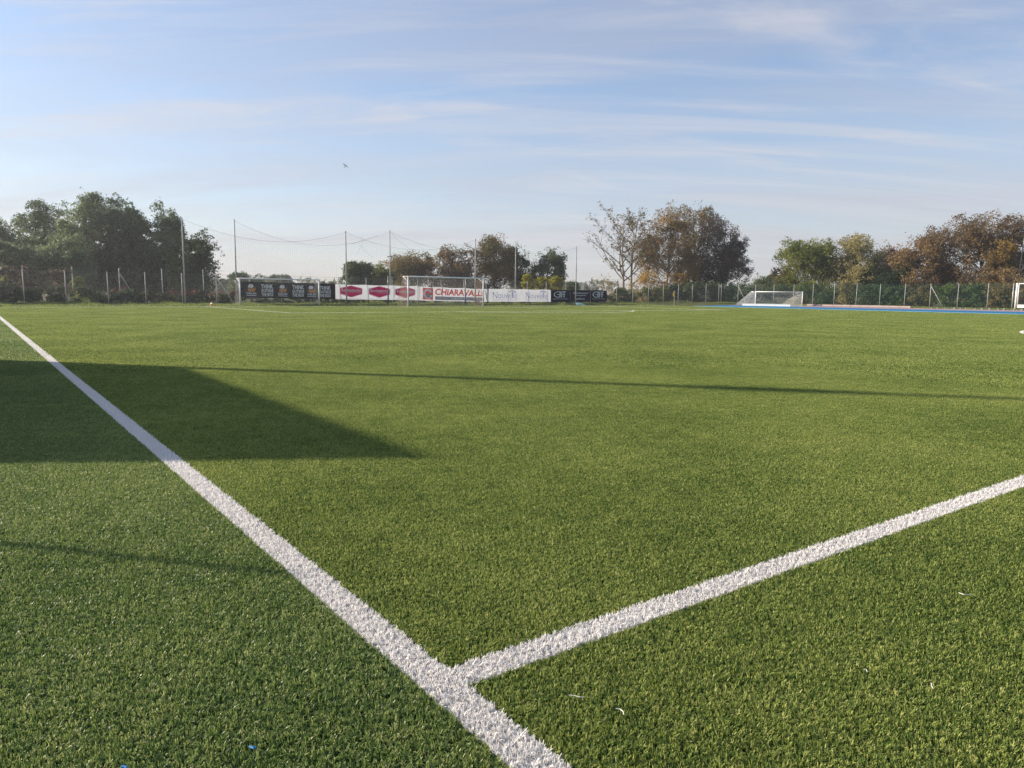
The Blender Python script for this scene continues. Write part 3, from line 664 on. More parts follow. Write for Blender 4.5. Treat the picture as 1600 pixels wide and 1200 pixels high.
def leaf_fill(lobes, count, size, seed, feat=.85, zs=1.3, thr=0.0, point=0.0, tint0=.5, cvar=.3, tvar=.16):
    """leaves spread through lobes of a crown, thinned by noise so that sprays and gaps appear"""
    r = np.random.default_rng(seed); off = r.uniform(0, 30, 3); area = np.array([(l[1] * l[1] * l[2]) ** .667 for l in lobes]); pr = area / area.sum()
    C_ = np.array([l[0] for l in lobes]); R_ = np.array([[l[1], l[1], l[2]] for l in lobes]); out, tn = [], []; got = 0
    while got < count:
        m_ = count * 2; k = r.choice(len(lobes), m_, p=pr); d = r.normal(0, 1, (m_, 3)); d /= np.linalg.norm(d, axis=1)[:, None]
        q = r.uniform(.04, 1, m_) ** .42; q = q * np.where(r.uniform(0, 1, m_) < .08, r.uniform(1, 1.07, m_), 1)
        R = 1 + .30 * vn(d * 1.7 + off + k[:, None] * 3.1) + .20 * vn(d * 4.3 + off + k[:, None] * 5.7)
        shape = d.copy(); tap = np.where(d[:, 2] > 0, 1 - point * d[:, 2] ** 2 * .55, 1.0); shape[:, :2] *= tap[:, None]
        p = C_[k] + shape * (R * q)[:, None] * R_[k]
        n1 = vn(p / feat * np.array([1, 1, zs]) + off); n2 = vn(p / (feat * .38) * np.array([1, 1, zs]) + off * 2)
        keep = (n1 + .55 * n2 + r.normal(0, .18, m_)) > thr; p = p[keep]; out.append(p)
        tn.append(tint0 + cvar * vn(p / 1.7 + off * 3) + r.normal(0, tvar, len(p))); got += len(p)
    pos = np.concatenate(out)[:count]; tint = np.clip(np.concatenate(tn)[:count], 0, 1); m_ = len(pos)
    nrm = r.normal(0, .7, (m_, 3)) + np.array([0, 0, .5]); nrm /= np.linalg.norm(nrm, axis=1)[:, None]
    a = np.cross(nrm, r.normal(0, 1, (m_, 3))); a /= np.linalg.norm(a, axis=1)[:, None] + 1e-9; b = np.cross(nrm, a); sz = size * r.uniform(.55, 1.35, m_)[:, None]; a = a * sz; b = b * sz * .7
    V = np.stack([pos - a * .8 - b * .8, pos - a * .5 + b * .9, pos + a * 1.1], 1).reshape(-1, 3)
    return V, np.arange(len(V)).reshape(-1, 3), tint
def tree(label, px, pyt, pw, Y, pal, c0=.18, clumps=95, per=95, size=.17, rc=.115, seed=0, bark=BARK, name='deciduous_tree', group=None, lobes=5, flat_=.7, tint0=.5, limbs=26, trunk_r=None, stems=1, thr=0.0, cvar=.3):
    r = np.random.default_rng(1000 + seed); g = at_depth(px, 470, Y); base = np.array([g[0], g[1], -.05]); top = at_depth(px, pyt, Y)[2]
    tall = flat_ < .6; h = (top + .05) * (1.07 if tall else 1.03); w = pw / F_PX * Y * (1.38 if tall else 1.22); root = thing(name, label, 'tree', base, group)
    zc0 = c0 * h; rz = (h - zc0) / 2; L_ = [(base + [0, 0, zc0 + rz * .97], w * .40, rz * .86)]
    for i in range(lobes + (2 if tall else 3)):
        a = i * 2.4 + r.uniform(-.5, .5); z = r.uniform(.18, .92); k = math.sqrt(max(.08, 1 - (2 * z - 1) ** 2 * .85)); q = w * .5 * k * r.uniform(.45, .72)
        lr = w * r.uniform(.16, .26); L_.append((base + [math.cos(a) * q, math.sin(a) * q, zc0 + (h - zc0) * z * .94], lr, lr * (r.uniform(1.2, 1.9) if tall else r.uniform(.8, 1.15))))
    L_ = [(c, lr, min(lz, (base[2] + h - c[2]) * .96 + .1)) for c, lr, lz in L_]
    lf = size * (.62 if Y < 130 else 1.0); count = int(np.clip(clumps * per * 3.1 * (1 - .0 * c0), 6000, 40000))
    V, F, tint = leaf_fill(L_, count, lf, 2000 + seed, feat=.95 if tall else .85, zs=1.9 if tall else 1.2, thr=thr, point=.9 if tall else .3, tint0=tint0, cvar=cvar)
    o = bpy.data.objects.new('crown', mesh_np('crown', V - base, F, LM(pal), tint)); COL.objects.link(o); o.parent = root
    tr = trunk_r or max(.09, h * .015); m_ = MB(); lm = MB(); lean = r.normal(0, .02, 2) * h
    tk = [base + np.array([lean[0] * q + .012 * h * math.sin(5 * q + seed) * q, lean[1] * q, h * .90 * q]) for q in np.linspace(0, 1, 9)]
    m_.tube(tk, [tr * (1.25 if i == 0 else 1) * (1 - .88 * i / 8) for i in range(9)], 7)
    for i in range(limbs):
        c_, lr, lz = L_[1 + i % (len(L_) - 1)]; c = c_ + r.normal(0, .38, 3) * [lr, lr, lz]; zz = (c[2] - base[2]) / h; f = np.clip(zz * .62 + r.uniform(-.08, .08), .12, .85); j = f * 8; a = tk[int(j)] * (1 - j % 1) + tk[min(8, int(j) + 1)] * (j % 1)
        r0 = tr * (1 - .85 * f) * .5; lm.tube(curve_limb(a, c, r), [r0, r0 * .75, r0 * .55, r0 * .38, r0 * .2], 5, False)
    part('trunk', m_, bark, root, True); part('limbs', lm, bark, root, True)
    return root
def sparse_tree(label, px, pyt, pw, Y, pal, seed, bark, twigs=3, leaves=1500, size=.16, lean=0.0, limbs=12, name='sparse_tree', start=.22, leaf_from=0):
    r = np.random.default_rng(500 + seed); g = at_depth(px, 470, Y); base = np.array([g[0], g[1], -.05]); h = at_depth(px, pyt, Y)[2] + .05; w = pw / F_PX * Y
    root = thing(name, label, 'tree', base); tr = h * (.016 if leaves else .009); m_ = MB(); lm = MB()
    tk = [base + np.array([lean * h * q + .012 * h * math.sin(6 * q + seed), 0, h * .92 * q]) for q in np.linspace(0, 1, 10)]
    m_.tube(tk, [tr * (1 - .9 * i / 9) for i in range(10)], 8); ends = []
    for i in range(limbs):
        f = start + (.88 - start) * i / limbs + r.uniform(-.03, .03); j = f * 9; a = tk[int(j)] * (1 - j % 1) + tk[min(9, int(j) + 1)] * (j % 1); an = i * 2.4 + r.uniform(-.4, .4)
        ln = w * .5 * (1.05 - .55 * max(0, f - .3) / .6) * r.uniform(.75, 1.1); e = a + np.array([math.cos(an) * ln, math.sin(an) * ln * .8, ln * r.uniform(.7, 1.25)]); e[2] = min(e[2], base[2] + h)
        q = curve_limb(a, e, r, .16, 6); r0 = tr * (1 - .85 * f) * .6; lm.tube(q, [r0 * (1 - .8 * s / 6) for s in range(7)], 5, False)
        for s in range(2, 7):
            for _ in range(twigs):
                d = (e - a) / np.linalg.norm(e - a) * .7 + r.normal(0, .6, 3); d[2] += .3; t_ = q[s] + d * ln * r.uniform(.12, .32); t_[2] = min(t_[2], base[2] + h * 1.02)
                lm.tube(curve_limb(q[s], t_, r, .15, 2), [r0 * .28, r0 * .2, r0 * .12], 4, False); ends.append(t_); ends.append((t_ + q[s]) / 2)
    part('trunk', m_, bark, root, True); part('limbs', lm, TWIG, root, True)
    if leaves:
        ends = np.array(ends); pick = ends[r.permutation(len(ends))[:int(len(ends) * .8)]]
        V, F, tint = leaf_cloud(pick, np.full(len(pick), .34) * r.uniform(.6, 1.3, len(pick)), max(4, leaves // len(pick)), size, 900 + seed, .7)
        o = bpy.data.objects.new('crown', mesh_np('crown', V - base, F, LM(pal), tint)); COL.objects.link(o); o.parent = root
    return root
def shrub(label, px, pyt, pw, Y, pal, seed, name='shrub', size=.095, per=150, clumps=34, zb=0.0, cat='shrub', depth=.8, group=None, tint0=.5):
    r = np.random.default_rng(3000 + seed); g = at_depth(px, 470, Y); base = np.array([g[0], g[1], zb]); h = at_depth(px, pyt, Y)[2] - zb; w = pw / F_PX * Y
    root = thing(name, label, cat, base, group); cs, rs = [], []
    for _ in range(clumps):
        a = r.uniform(0, 2 * np.pi); q = r.uniform(0, 1) ** .5 * r.uniform(.7, 1.25); z = r.uniform(.08, 1.0) ** 1.15; k = (1 - max(0, z - .45) ** 2 * 1.8); rc = min(.22 * w, .26 * h) * r.uniform(.45, 1.35)
        cs.append(base + [math.cos(a) * q * w * .45 * k, math.sin(a) * q * w * .45 * depth * k, max(rc * .5, min(h * z, h - rc * .7))]); rs.append(rc)
    V, F, tint = leaf_fill([(c, q, q * .9) for c, q in zip(cs, rs)], int(clumps * per * (1.0 if per > 60 else .5)), size, 4000 + seed, .6, 1.2, .16, .2, tint0)
    o = bpy.data.objects.new('foliage', mesh_np('foliage', V - base, F, LM(pal), tint)); COL.objects.link(o); o.parent = root
    m_ = MB()
    for i in range(7): m_.tube(curve_limb(base + r.normal(0, .12, 3) * [1, 1, 0], cs[i * 3], r, .1, 3), [.035, .028, .02, .01], 5, False)
    part('stems', m_, BARK, root, True); return root
def hedge(label, pts, h, w, pal, seed, dens=9, size=.12, per=70, name='hedge', cat='hedge', zlo=0.0, jag=.25, tint0=.5):
    """a run of foliage along pitch-frame points"""
    r = np.random.default_rng(5000 + seed); pts = np.array(pts, float); base = P(*pts[0], 0.0); root = thing(name, label, cat, base); cs, rs = [], []; seg = np.linalg.norm(np.diff(pts, axis=0), axis=1)
    m_ = MB()
    for i, L_ in enumerate(seg):
        for _ in range(int(L_ * dens)):
            q = r.uniform(); c = pts[i] * (1 - q) + pts[i + 1] * q; s = (c[0] + c[1]); hh = h * (1 + jag * (math.sin(s * 1.3 + seed) * .5 + math.sin(s * .57 + 2 * seed) * .5)); z = zlo + (hh - zlo) * r.uniform(.05, 1)
            rc = r.uniform(.22, .42) * min(1.2, max(.5, h / 1.4)); cs.append(P(c[0] + r.normal(0, w * .3), c[1] + r.normal(0, w * .3), max(z - rc * .5, .1))); rs.append(rc)
        for k in range(int(L_ / 1.2)):
            c = pts[i] + (pts[i + 1] - pts[i]) * (k + r.uniform()) * 1.2 / L_; m_.tube([P(*c, 0), P(c[0] + r.normal(0, .15), c[1] + r.normal(0, .15), h * .8)], [.03, .012], 5, False)
    V, F, tint = leaf_cloud(cs, rs, per, size, 6000 + seed, .8, tint0)
    o = bpy.data.objects.new('foliage', mesh_np('foliage', V - base, F, LM(pal), tint)); COL.objects.link(o); o.parent = root
    part('stems', m_, BARK, root); return root

LG = 'trees of the wood on the left'
tree('leftmost bushy green tree cut by the photo edge', 8, 344, 95, 74, 'locust', .05, 110, 90, seed=1, group=LG, flat_=.5)
tree('tall green tree, second from the left edge', 64, 315, 70, 78, 'locust', .10, 100, 85, seed=2, group=LG, flat_=.45, size=.16)
tree('slightly shorter tree between the second and the tallest left tree', 102, 316, 72, 81, 'locust', .08, 105, 85, seed=3, group=LG, flat_=.45, tint0=.58)
tree('tallest tree of the left wood with a dark visible trunk', 138, 308, 66, 76, 'locust', .22, 95, 75, seed=4, group=LG, flat_=.45, tint0=.62, limbs=36)
tree('dark green tree right of the tallest left tree', 180, 313, 58, 80, 'locust', .08, 100, 85, seed=5, group=LG, flat_=.45, tint0=.42)
tree('narrow pointed tree in the middle of the left wood', 209, 312, 52, 77, 'locust', .10, 90, 80, seed=6, group=LG, flat_=.45)
tree('yellowish crowned tree beside the leftmost tall net pole', 258, 321, 66, 78, 'locust', .04, 115, 85, seed=7, group=LG, flat_=.45, tint0=.58)
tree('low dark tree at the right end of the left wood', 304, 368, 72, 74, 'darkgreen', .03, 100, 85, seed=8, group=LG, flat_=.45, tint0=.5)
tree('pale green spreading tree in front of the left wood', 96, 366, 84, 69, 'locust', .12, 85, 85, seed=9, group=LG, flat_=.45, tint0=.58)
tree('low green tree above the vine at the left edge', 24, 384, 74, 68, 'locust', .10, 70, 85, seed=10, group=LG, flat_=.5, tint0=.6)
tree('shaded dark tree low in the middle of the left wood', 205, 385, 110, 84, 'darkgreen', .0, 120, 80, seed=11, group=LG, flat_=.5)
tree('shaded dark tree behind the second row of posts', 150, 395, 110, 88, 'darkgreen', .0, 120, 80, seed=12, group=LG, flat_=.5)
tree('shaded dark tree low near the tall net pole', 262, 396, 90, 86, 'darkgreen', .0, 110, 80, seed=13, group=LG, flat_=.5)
DG = 'small far trees seen over the black banner'
tree('far round green tree above the left end of the black banner', 384, 427, 48, 112, 'locust', .0, 60, 80, .2, seed=14, group=DG)
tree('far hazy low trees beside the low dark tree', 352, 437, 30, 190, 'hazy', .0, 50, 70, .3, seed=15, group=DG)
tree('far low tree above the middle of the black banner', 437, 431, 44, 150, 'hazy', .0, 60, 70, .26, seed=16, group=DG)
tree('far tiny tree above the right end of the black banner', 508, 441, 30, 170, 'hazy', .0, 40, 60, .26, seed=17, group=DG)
MG = 'trees behind the banners'
tree('round green tree behind the left part of the pink badge banner', 556, 411, 50, 90, 'darkgreen', .0, 80, 85, seed=20, group=MG, tint0=.62)
tree('yellow green tree behind the middle pink badge', 592, 410, 46, 92, 'yellowgreen', .0, 75, 80, seed=21, group=MG, tint0=.4)
tree('brownish tree behind the pole left of the full size goal', 645, 398, 80, 96, 'browngreen', .0, 95, 75, seed=22, group=MG, tint0=.5)
tree('rust brown tree above the full size goal', 714, 385, 68, 94, 'brown', .0, 100, 75, seed=23, group=MG, tint0=.5)
tree('tallest brown and green tree behind the goal\'s right post', 772, 362, 70, 95, 'browngreen', .0, 110, 80, seed=24, group=MG, tint0=.55)
tree('thin dark tree right of the tallest banner tree', 808, 378, 40, 98, 'darkgreen', .10, 60, 60, seed=25, group=MG, tint0=.6)
tree('dark green open tree behind the pale blue lettered banner', 854, 380, 58, 95, 'darkgreen', .05, 75, 70, seed=26, group=MG, tint0=.66)
shrub('bright yellow shrub above the first blue umbrella mark', 824, 430, 26, 86, 'yellow', 1, tint0=.32)
shrub('bright yellow shrub above the second blue umbrella mark', 847, 434, 24, 85, 'yellow', 2, tint0=.34)
shrub('yellow green shrub left of the navy banner', 872, 432, 30, 86, 'yellow', 3, tint0=.2)
shrub('dark green shrub behind the navy banner', 893, 440, 44, 88, 'darkgreen', 4, tint0=.6)
shrub('thin brownish shrub right of the last net pole', 918, 444, 34, 92, 'browngreen', 5, per=22)
CG = 'tall autumn trees right of the banners'
sparse_tree('nearly bare pale barked tree with scattered brown leaves', 972, 322, 125, 101, 'browngreen', 1, PALEBARK, leaves=1500, size=.12, limbs=15)
sparse_tree('slender half bare tree beside the pale barked tree', 984, 318, 74, 103, 'browngreen', 2, PALEBARK, leaves=2600, size=.12, limbs=15, lean=.05)
tree('broad golden brown tree left of centre in the tall autumn group', 1040, 317, 92, 104, 'browngreen', .14, 125, 75, seed=30, group=CG, bark=PALEBARK, tint0=.74, limbs=40, cvar=.34)
tree('greenish brown tree in the middle of the tall autumn group', 1084, 320, 66, 108, 'browngreen', .14, 100, 70, seed=31, group=CG, tint0=.42)
tree('dark purplish tree at the right of the tall autumn group', 1126, 334, 80, 104, 'purple', .06, 125, 85, seed=32, group=CG, tint0=.45)
shrub('rust orange shrub at the foot of the pale barked tree', 950, 430, 50, 99, 'orange', 6, tint0=.4, per=55)
shrub('golden shrub under the broad golden brown tree', 1016, 424, 62, 99, 'orange', 7, tint0=.55)
shrub('ochre shrub right of the golden shrub', 1058, 426, 50, 99, 'orange', 8, tint0=.35)
shrub('green shrub behind the fence right of the navy banner', 970, 450, 46, 96, 'yellowgreen', 9, tint0=.25)
shrub('green shrub behind the fence under the golden shrub', 1020, 449, 56, 96, 'yellowgreen', 10, tint0=.25)
shrub('dark rounded shrub behind the fence left of the corner flag', 1066, 442, 62, 97, 'darkgreen', 11, clumps=50)
shrub('dark rounded shrub behind the corner flag', 1112, 440, 70, 97, 'darkgreen', 12, clumps=50)
shrub('dark rounded shrub right of the corner flag', 1152, 442, 56, 97, 'darkgreen', 13, clumps=44, tint0=.55)
RG = 'autumn trees behind the right fence'
shrub('low green shrub under the far pole', 1190, 434, 66, 96, 'darkgreen', 14, tint0=.75)
tree('small orange yellow tree left of the yellow green tree', 1222, 418, 42, 98, 'orange', .05, 60, 70, seed=40, group=RG, tint0=.35)
tree('yellow green tree behind the training goal', 1256, 376, 84, 95, 'yellowgreen', .02, 120, 85, seed=41, group=RG, tint0=.40, cvar=.2)
tree('broad olive tree right of the yellow green tree', 1330, 366, 96, 93, 'olive', .02, 130, 85, seed=42, group=RG, tint0=.48)
tree('red brown tree between the olive and the russet tree', 1384, 380, 62, 95, 'red', .05, 80, 80, seed=43, group=RG)
tree('dark low tree under the red brown tree', 1392, 410, 80, 89, 'darkgreen', .0, 90, 85, seed=44, group=RG, tint0=.35)
tree('russet tree with pointed top right of the olive tree', 1443, 350, 88, 87, 'brown', .03, 125, 85, seed=45, group=RG, tint0=.46)
tree('large dark russet tree near the right edge', 1530, 328, 112, 84, 'brown', .04, 150, 85, seed=46, group=RG, tint0=.42)
tree('yellow leaved tree in front of the large russet tree', 1562, 366, 42, 78, 'orange', .16, 60, 70, seed=47, group=RG, tint0=.18)
tree('brown tree cut by the right edge of the photo', 1618, 352, 70, 82, 'brown', .0, 90, 85, seed=48, group=RG, tint0=.55)
sparse_tree('bare pale tree at the right edge of the photo', 1590, 308, 40, 77, 'olive', 3, PALEBARK, leaves=0, limbs=10, twigs=2, name='bare_tree')
for i, (px, pyt, pw, Y, pal, lab, t0) in enumerate([
    (1214, 447, 60, 89, 'darkgreen', 'dark shrub behind the left half of the training goal', .5), (1262, 440, 48, 87, 'yellowgreen', 'lighter green shrub behind the training goal\'s right post', .35),
    (1296, 446, 44, 85, 'darkgreen', 'dark shrub just right of the training goal', .5), (1322, 440, 40, 84, 'olive', 'pale olive shrub hanging behind the right fence', .5),
    (1358, 446, 56, 82, 'darkgreen', 'dark shrub behind the fence left of the white post', .45), (1400, 448, 52, 80, 'darkgreen', 'dark shrub behind the fence under the russet tree', .55),
    (1440, 446, 54, 78, 'browngreen', 'brownish shrub behind the fence under the russet tree', .4), (1482, 444, 56, 76, 'yellowgreen', 'green ivy shrub behind the slanting fence brace', .2),
    (1524, 444, 56, 74, 'darkgreen', 'green shrub behind the fence near the gate', .75), (1566, 442, 52, 72, 'browngreen', 'brown and green shrub beside the gate', .5),
    (1606, 436, 56, 70, 'browngreen', 'tangled brown shrub seen through the gate', .6), (1556, 420, 70, 76, 'brown', 'tangle of dry brown stems under the yellow leaved tree', .55)]):
    shrub(lab, px, pyt, pw, Y, pal, 20 + i, clumps=42, tint0=t0)
hedge('low dark ivy hedge behind the fence at the left edge', [(-3, 61.6), (9.2, 61.6)], 1.25, .5, 'darkgreen', 1, tint0=.4)
hedge('low reddish leaved hedge behind the left fence', [(9.2, 61.7), (18.0, 61.7)], 1.0, .5, 'darkgreen', 2, tint0=.35)
hedge('reddish twig tops above the low hedge', [(8.6, 62.3), (18.2, 62.3)], 1.15, .35, 'red', 3, 6, .09, 45, zlo=.75, name='twig_hedge', tint0=.18)
hedge('dark green scrub under the banners', [(18.2, 61.6), (58, 61.6)], .85, .4, 'darkgreen', 4, 7, tint0=.6, name='scrub', cat='scrub')
hedge('dry brown vine covering the rear fence at the left edge', [(-6, 64.1), (6.3, 64.1)], 2.75, .15, 'purple', 5, 12, .11, 60, zlo=1.1, name='climbing_vine', cat='vine', jag=.04, tint0=.45)
shrub('small yellow green shrub in front of the dark left wood', 128, 434, 28, 62, 'yellowgreen', 50, tint0=.45)
shrub('yellow green shrub under the dry vine', 20, 432, 40, 60, 'yellowgreen', 51, tint0=.35)
# far woods along the horizon
r = np.random.default_rng(77); cs, rs = [], []
for i in range(1500):
    a = r.uniform(-.85, .85); d = r.uniform(300, 420); hh = 5 + 3 * math.sin(a * 23) + 2 * math.sin(a * 61); rs.append(r.uniform(1.2, 2.2)); cs.append([math.sin(a) * d, math.cos(a) * d, r.uniform(.5, max(2, hh))])
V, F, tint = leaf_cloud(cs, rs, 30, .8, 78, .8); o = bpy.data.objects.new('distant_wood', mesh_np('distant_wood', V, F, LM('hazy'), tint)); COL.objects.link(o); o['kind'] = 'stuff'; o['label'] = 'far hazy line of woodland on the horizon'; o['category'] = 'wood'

# ------------------------------------------------------------------ small things
# corner flag
fx = P(NR, TG); root = thing('corner_flag', 'yellow corner flag standing before the dark shrubs', 'flag', fx)
m_ = MB(); m_.tube([fx, fx + [0, 0, 1.62]], .022, 8); part('pole', m_, mat('cream_plastic', (.62, .56, .36), .5), root, True)
m_ = MB(); pts_ = [fx + np.array([.02 + .07 * k * NV[0] * .5, .07 * k * NV[1] * .3, 0]) for k in range(4)]
for k in range(3):
    for j in range(4):
        w = lambda kk, jj: fx + np.array([-.05 * kk - .012 * math.sin(2 * jj), .03 * math.sin(kk * 1.9 + jj), 1.6 - .13 * jj - .05 * kk])
        m_.quad(w(k, j), w(k + 1, j), w(k + 1, j + 1), w(k, j + 1))
part('cloth', m_, mat('yellow_cloth', (.72, .50, .06), .7), root, True)
# white kerb board before the training goal, and pink kerb
k0, k1 = at_depth(1160, 477, 80.5), at_depth(1235, 479, 77.5)
m_ = MB(); d = (k1 - k0) * [1, 1, 0]; L_ = np.linalg.norm(d); d /= L_; m_.box(((k0 + k1) / 2 * [1, 1, 0]) + [0, 0, .22], d * L_ / 2, np.array([-d[1], d[0], 0]) * .06, (0, 0, .11))
m_.box(((k0 + k1) / 2 * [1, 1, 0]) + [0, 0, .335], d * L_ / 2, np.array([-d[1], d[0], 0]) * .085, (0, 0, .01))
solo('kerb_board', m_, WHITE, 'long low white board lying before the training goal', 'board')
KERB = mat('pale_kerb', (.36, .29, .27), .85, .1, noise=1.5, bump=(30, .3), var=.12)
root = thing('kerb', 'pale pink concrete kerb along the track', 'kerb', P(73.6, 34, rise(73.6, 34)))
for i in range(11):
    t0 = 46.5 - i * 1.0; m_ = MB(); z = rise(73.6, 40); m_.box(P(73.6, t0 - .5, z + .10), P(.09, 0) * [1, 1, 0], TV[0] * np.array([.49, 0, 0]) + TV[1] * np.array([0, .49, 0]), (0, 0, .08 + .01 * rr.random())); part('kerb_stone', m_, KERB, root)
STONE = mat('rubble', (.22, .20, .19), .9, .1, noise=6, var=.3)
for i in range(16):
    t0 = 33.5 - i * .62 + rr.uniform(-.15, .15); c = P(73.5 + rr.uniform(-.2, .2), t0, rise(73.5, t0) + .05); m_ = MB(); s = rr.uniform(.06, .12); k = 7
    ring = lambda q, zz: [c + np.array([math.cos(a) * s * q * rr.uniform(.8, 1.2), math.sin(a) * s * q * rr.uniform(.8, 1.2), zz]) for a in np.linspace(0, 2 * math.pi, k, endpoint=False)]
    r0, r1, r2_ = ring(1, -.06), ring(1.05, s * .4), ring(.55, s * .9); m_.v = r0 + r1 + r2_; m_.f = [(j, (j + 1) % k, k + (j + 1) % k, k + j) for j in range(k)] + [(k + j, k + (j + 1) % k, 2 * k + (j + 1) % k, 2 * k + j) for j in range(k)] + [tuple(range(2 * k, 3 * k))]
    solo('kerb_stone_rubble', m_, STONE, 'grey rubble stone in the broken row along the track before the gate', 'stone', group='rubble stones along the track', loc=c)
# gate at the right edge
gt = [on_n(px, 487, N_F)[0] for px in (1581, 1586.5, 1589.5, 1640)]; z = rise(N_F, 25)
root = thing('gate', 'white tubular metal gate in the right fence', 'gate', P(N_F, gt[2], z))
for i, (tt, rad) in enumerate(((gt[0], .04), (gt[1], .085))):
    m_ = MB(); m_.tube([P(N_F - .1, tt, z - .05), P(N_F - .1, tt, z + 2.35)], rad, 10); part('gate_post', m_, WHITE if i else STEEL, root, True)
m_ = MB(); q = [P(N_F - .12, gt[2], z + .2), P(N_F - .12, gt[2], z + 2.3), P(N_F - .12, gt[3], z + 2.3), P(N_F - .12, gt[3], z + .2)]
for i in range(4): m_.tube([q[i], q[(i + 1) % 4]], .035, 8)
part('gate_frame', m_, WHITE, root, True)
m_ = MB(); grid_net(m_, q[0], q[3], q[2], q[1], .08, .08, .003); part('gate_mesh', m_, WIRE, root)
m_ = MB(); m_.box((q[0] + q[3]) / 2 + [0, 0, .12], (q[3] - q[0]) / 2 * .98, P(.015, 0) , (0, 0, .12)); part('kick_plate', m_, WHITE, root)
# far utility pole
g = at_depth(1181, 470, 150); root = thing('utility_pole', 'thin far grey pole rising over the low green shrub', 'pole', (g[0], g[1], 0))
zt = at_depth(1181, 425, 150)[2]; m_ = MB(); m_.tube([(g[0], g[1], 0), (g[0], g[1], zt)], [.16, .10], 8); part('shaft', m_, GREYPOST, root, True)
m_ = MB(); m_.box((g[0], g[1], zt - .35), (.35, .1, 0), (-.02, .07, 0), (0, 0, .06)); part('cross_arm', m_, GREYPOST, root)
# dropped things at the fence
n_, _ = on_t(331, 474.5, 57.2); c = P(n_, 57.2, rise(n_, 57.2)); root = thing('training_cone', 'small orange marker lying in the grass below the left fence', 'cone', c)
m_ = MB(); m_.tube([c, c + [0, 0, .03], c + [.0, 0, .05], c + [.02, 0, .30]], [.17, .17, .12, .03], 10); part('body', m_, mat('orange_plastic', (.60, .20, .07), .5), root, True)
m_ = MB(); m_.tube([c + [.007, 0, .13], c + [.013, 0, .20]], [.098, .074], 10, False); part('stripe', m_, WHITE, root, True)
n_, _ = on_t(906, 478.5, 57.0); c = P(n_, 57.0, rise(n_, 57)); m_ = MB()
for s_ in range(5): m_.tube([c + P(-.55 + .02 * s_, .05 * s_ - .1, .04 + .03 * s_), c + P(0, .05 * s_ - .1, .09 + .02 * s_), c + P(.55 - .03 * s_, .05 * s_ - .1, .05 + .02 * s_)], [.06, .09, .06], 7)
solo('rolled_sheet', m_, mat('pale_cyan_plastic', (.35, .62, .66), .5), 'pale cyan rolled sheet lying in the grass under the navy banner', 'sheet', smooth=True)
# light aircraft high over the pitch
c = at_depth(540, 258.6, 1500); root = thing('light_aircraft', 'tiny dark aircraft high in the sky above the left pitch', 'aircraft', c)
DK = mat('aircraft_paint', (.12, .12, .14), .5); wdir = np.array([.80, .25, -.54]); fd = np.cross(wdir, [0.2, .9, .35]); fd /= np.linalg.norm(fd); un = np.cross(fd, wdir)
m_ = MB(); m_.tube([c + fd * 2.6, c + fd * 2.0, c, c - fd * 3.4, c - fd * 4.2], [.1, .5, .6, .25, .1], 8); part('fuselage', m_, DK, root, True)
m_ = MB(); m_.prism([c + wdir * 6.2 + fd * .2, c + fd * .9, c - wdir * 6.2 + fd * .2, c - wdir * 6.2 - fd * .5, c - fd * .9, c + wdir * 6.2 - fd * .5], un * .2); part('wing', m_, DK, root)
m_ = MB(); e = c - fd * 3.9; m_.prism([e + wdir * 1.9, e + fd * .5, e - wdir * 1.9, e - wdir * 1.9 - fd * .5, e - fd * .6, e + wdir * 1.9 - fd * .5], un * .12); part('tailplane', m_, DK, root)
m_ = MB(); m_.prism([e + fd * .4, e - fd * .7, e - fd * .8 + un * 1.3, e - fd * .3 + un * 1.3], wdir * .1); part('fin', m_, DK, root)
# stray fibres on the near turf
FIB, FIBB = mat('loose_white_fibre', (.72, .70, .66), .5), mat('loose_blue_fibre', (.03, .22, .55), .5)
def gp(px, py, z=.024): d = ray(px, py); s = (z - CAM_H) / d[2]; return C0 + d * s
for pts_, m_x, lab in (([(889, 1086), (898, 1087), (906, 1089), (913, 1089)], FIB, 'loose white fibre lying straight, right of the line junction'), ([(962, 1107), (969, 1108), (974, 1112), (975, 1117)], FIB, 'loose white fibre curled like a hook, right of the line junction'),
    ([(1350, 1046), (1354, 1046), (1355, 1050)], FIB, 'tiny curled white fibre in the lower right turf'), ([(1455, 1067), (1456, 1072), (1458, 1076)], FIB, 'short upright white fibre in the lower right turf'),
    ([(1498, 926), (1506, 929), (1519, 929)], FIB, 'long thin white fibre near the right edge of the turf'), ([(390, 1166), (396, 1169), (400, 1167)], FIBB, 'blue plastic crumb near the bottom, left of the touchline'), ([(190, 1197), (195, 1198), (198, 1199)], FIBB, 'blue plastic crumb at the bottom edge on the left')):
    m_ = MB(); q = [gp(*a) for a in pts_]; m_.tube(q, [.0013 if m_x is FIB else .0028] * len(q), 5); solo('loose_fibre', m_, m_x, lab, 'fibre', loc=q[0])

# ------------------------------------------------------------------ beside the pitch, left of the view: what throws the long shadows
PLEX = mat('dugout_panel', (.10, .16, .22), .35, .4); FRAME = mat('dugout_frame', (.30, .32, .34), .5, .4, .4)
kc = 1 / math.tan(SUN_EL); sn, st = .645 * kc, -.764 * kc; ZT = 2.2
nf = 2.49 - sn * ZT; ta, tb_ = 11.6 - st * ZT, 4.36 - st * ZT
root = thing('dugout', 'team dugout with sloping roof beside the touchline', 'dugout', P(nf - 1.2, (ta + tb_) / 2))
prof = [(nf, 0), (nf, ZT), (nf - 1.25, ZT - .68), (nf - 1.9, ZT - 1.25), (nf - 2.1, .05)]
for k, tt in enumerate((ta, tb_)):
    m_ = MB(); m_.prism([P(a, tt, b) for a, b in prof], TV[0] * np.array([.04, 0, 0]) + TV[1] * np.array([0, .04, 0])); part('side_panel', m_, PLEX, root)
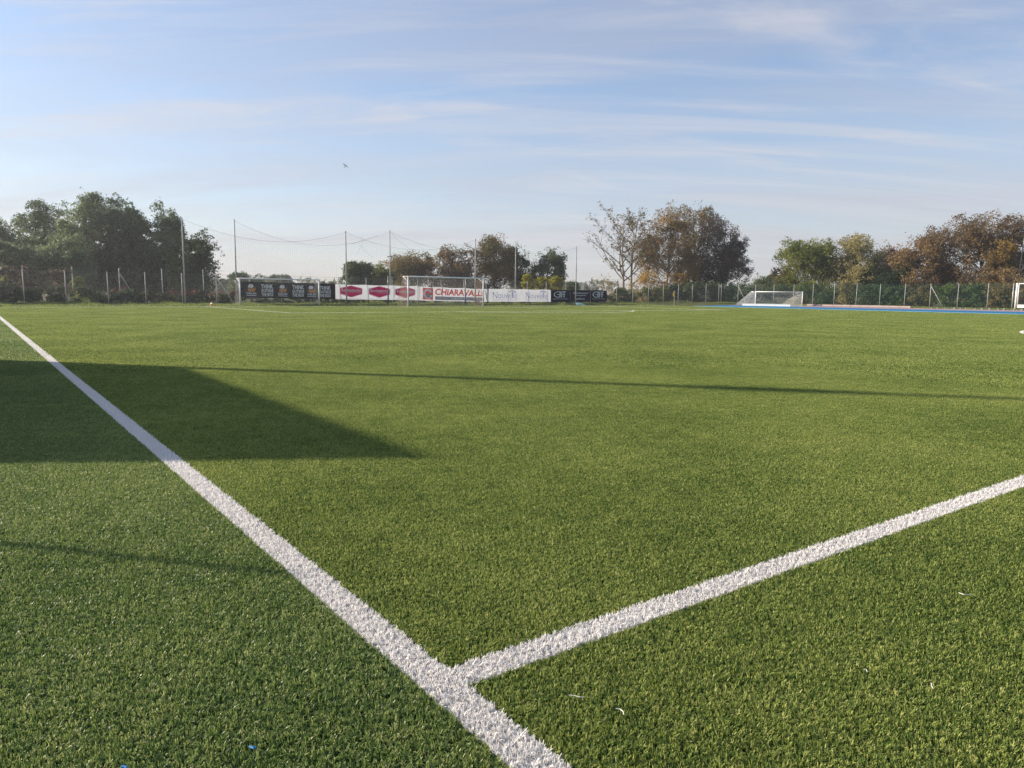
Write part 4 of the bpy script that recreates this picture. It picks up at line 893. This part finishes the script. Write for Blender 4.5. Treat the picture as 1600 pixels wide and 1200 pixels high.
for (a, b), nm in (((1, 2), 'roof_panel'), ((2, 3), 'roof_panel'), ((3, 4), 'back_panel')):
    m_ = MB(); m_.prism([P(prof[a][0], ta, prof[a][1]), P(prof[b][0], ta, prof[b][1]), P(prof[b][0], tb_ + .04, prof[b][1]), P(prof[a][0], tb_ + .04, prof[a][1])], (0, 0, .03)); part(nm, m_, PLEX, root)
m_ = MB(); m_.box(P(nf - 1.3, (ta + tb_) / 2, .43), P(.2, 0), P(0, (ta - tb_) / 2 - .2), (0, 0, .03)); part('bench', m_, mat('bench_plastic', (.5, .1, .08), .5), root)
for q in np.linspace(.1, .9, 4):
    m_ = MB(); m_.tube([P(nf - 1.3, tb_ + (ta - tb_) * q, 0), P(nf - 1.3, tb_ + (ta - tb_) * q, .4)], .025, 6); part('bench_leg', m_, FRAME, root)
m_ = MB(); m_.tube([P(nf - .04, ta + .02, ZT), P(nf - .04, tb_ + .02, ZT)], .03, 6); part('front_beam', m_, FRAME, root)
mn = nf - 1.3; mt = ta + 1.3 / .645 * .764
root = thing('floodlight_mast', 'tall steel floodlight mast behind the dugout', 'mast', P(mn, mt))
m_ = MB(); m_.tube([P(mn, mt, 0), P(mn, mt, 8), P(mn, mt, 16)], [.13, .11, .08], 12); part('shaft', m_, STEEL, root, True)
zb = (7.81 - mn) / sn; m_ = MB(); m_.box(P(mn, mt, zb), P(.14, 0), P(0, .14), (0, 0, .35)); part('junction_box', m_, STEEL, root)
m_ = MB(); m_.box(P(mn, mt, 15.9), P(.05, 0), P(0, 1.4), (0, 0, .06)); part('lamp_bar', m_, STEEL, root)
for q in (-1.1, -.35, .35, 1.1):
    m_ = MB(); m_.box(P(mn + .15, mt + q, 15.7), P(.12, 0) + [0, 0, -.08], P(0, .26), P(.1, 0) + [0, 0, .2]); part('floodlamp', m_, FRAME, root)
pn, pt = 1.0 - sn * 1.5, 2.80 - st * 1.5
root = thing('marker_pole', 'thin marker pole beside the touchline', 'pole', P(pn, pt)); m_ = MB(); m_.tube([P(pn, pt, 0), P(pn, pt, 1.5)], .022, 8); part('shaft', m_, STEEL, root, True)
m_ = MB(); m_.tube([P(pn, pt, 0), P(pn, pt, .05), P(pn, pt, .09)], [.14, .14, .04], 10); part('foot', m_, NAVY, root, True)

# ------------------------------------------------------------------ morning haze: one closed box of pale air round everything
HAZE = bpy.data.materials.new('haze'); HAZE.use_nodes = True; N_ = HAZE.node_tree.nodes; N_.remove(N_['Principled BSDF'])
pv = N_.new('ShaderNodeVolumePrincipled'); pv.inputs['Color'].default_value = (.93, .95, 1.0, 1); pv.inputs['Density'].default_value = 0.00055; pv.inputs['Anisotropy'].default_value = 0.40
HAZE.node_tree.links.new(pv.outputs[0], N_['Material Output'].inputs['Volume'])
m_ = MB(); m_.box((0, 200, 9.0), (460, 0, 0), (0, 260, 0), (0, 0, 11.0)); solo('haze', m_, HAZE, 'pale morning haze', kind='stuff')
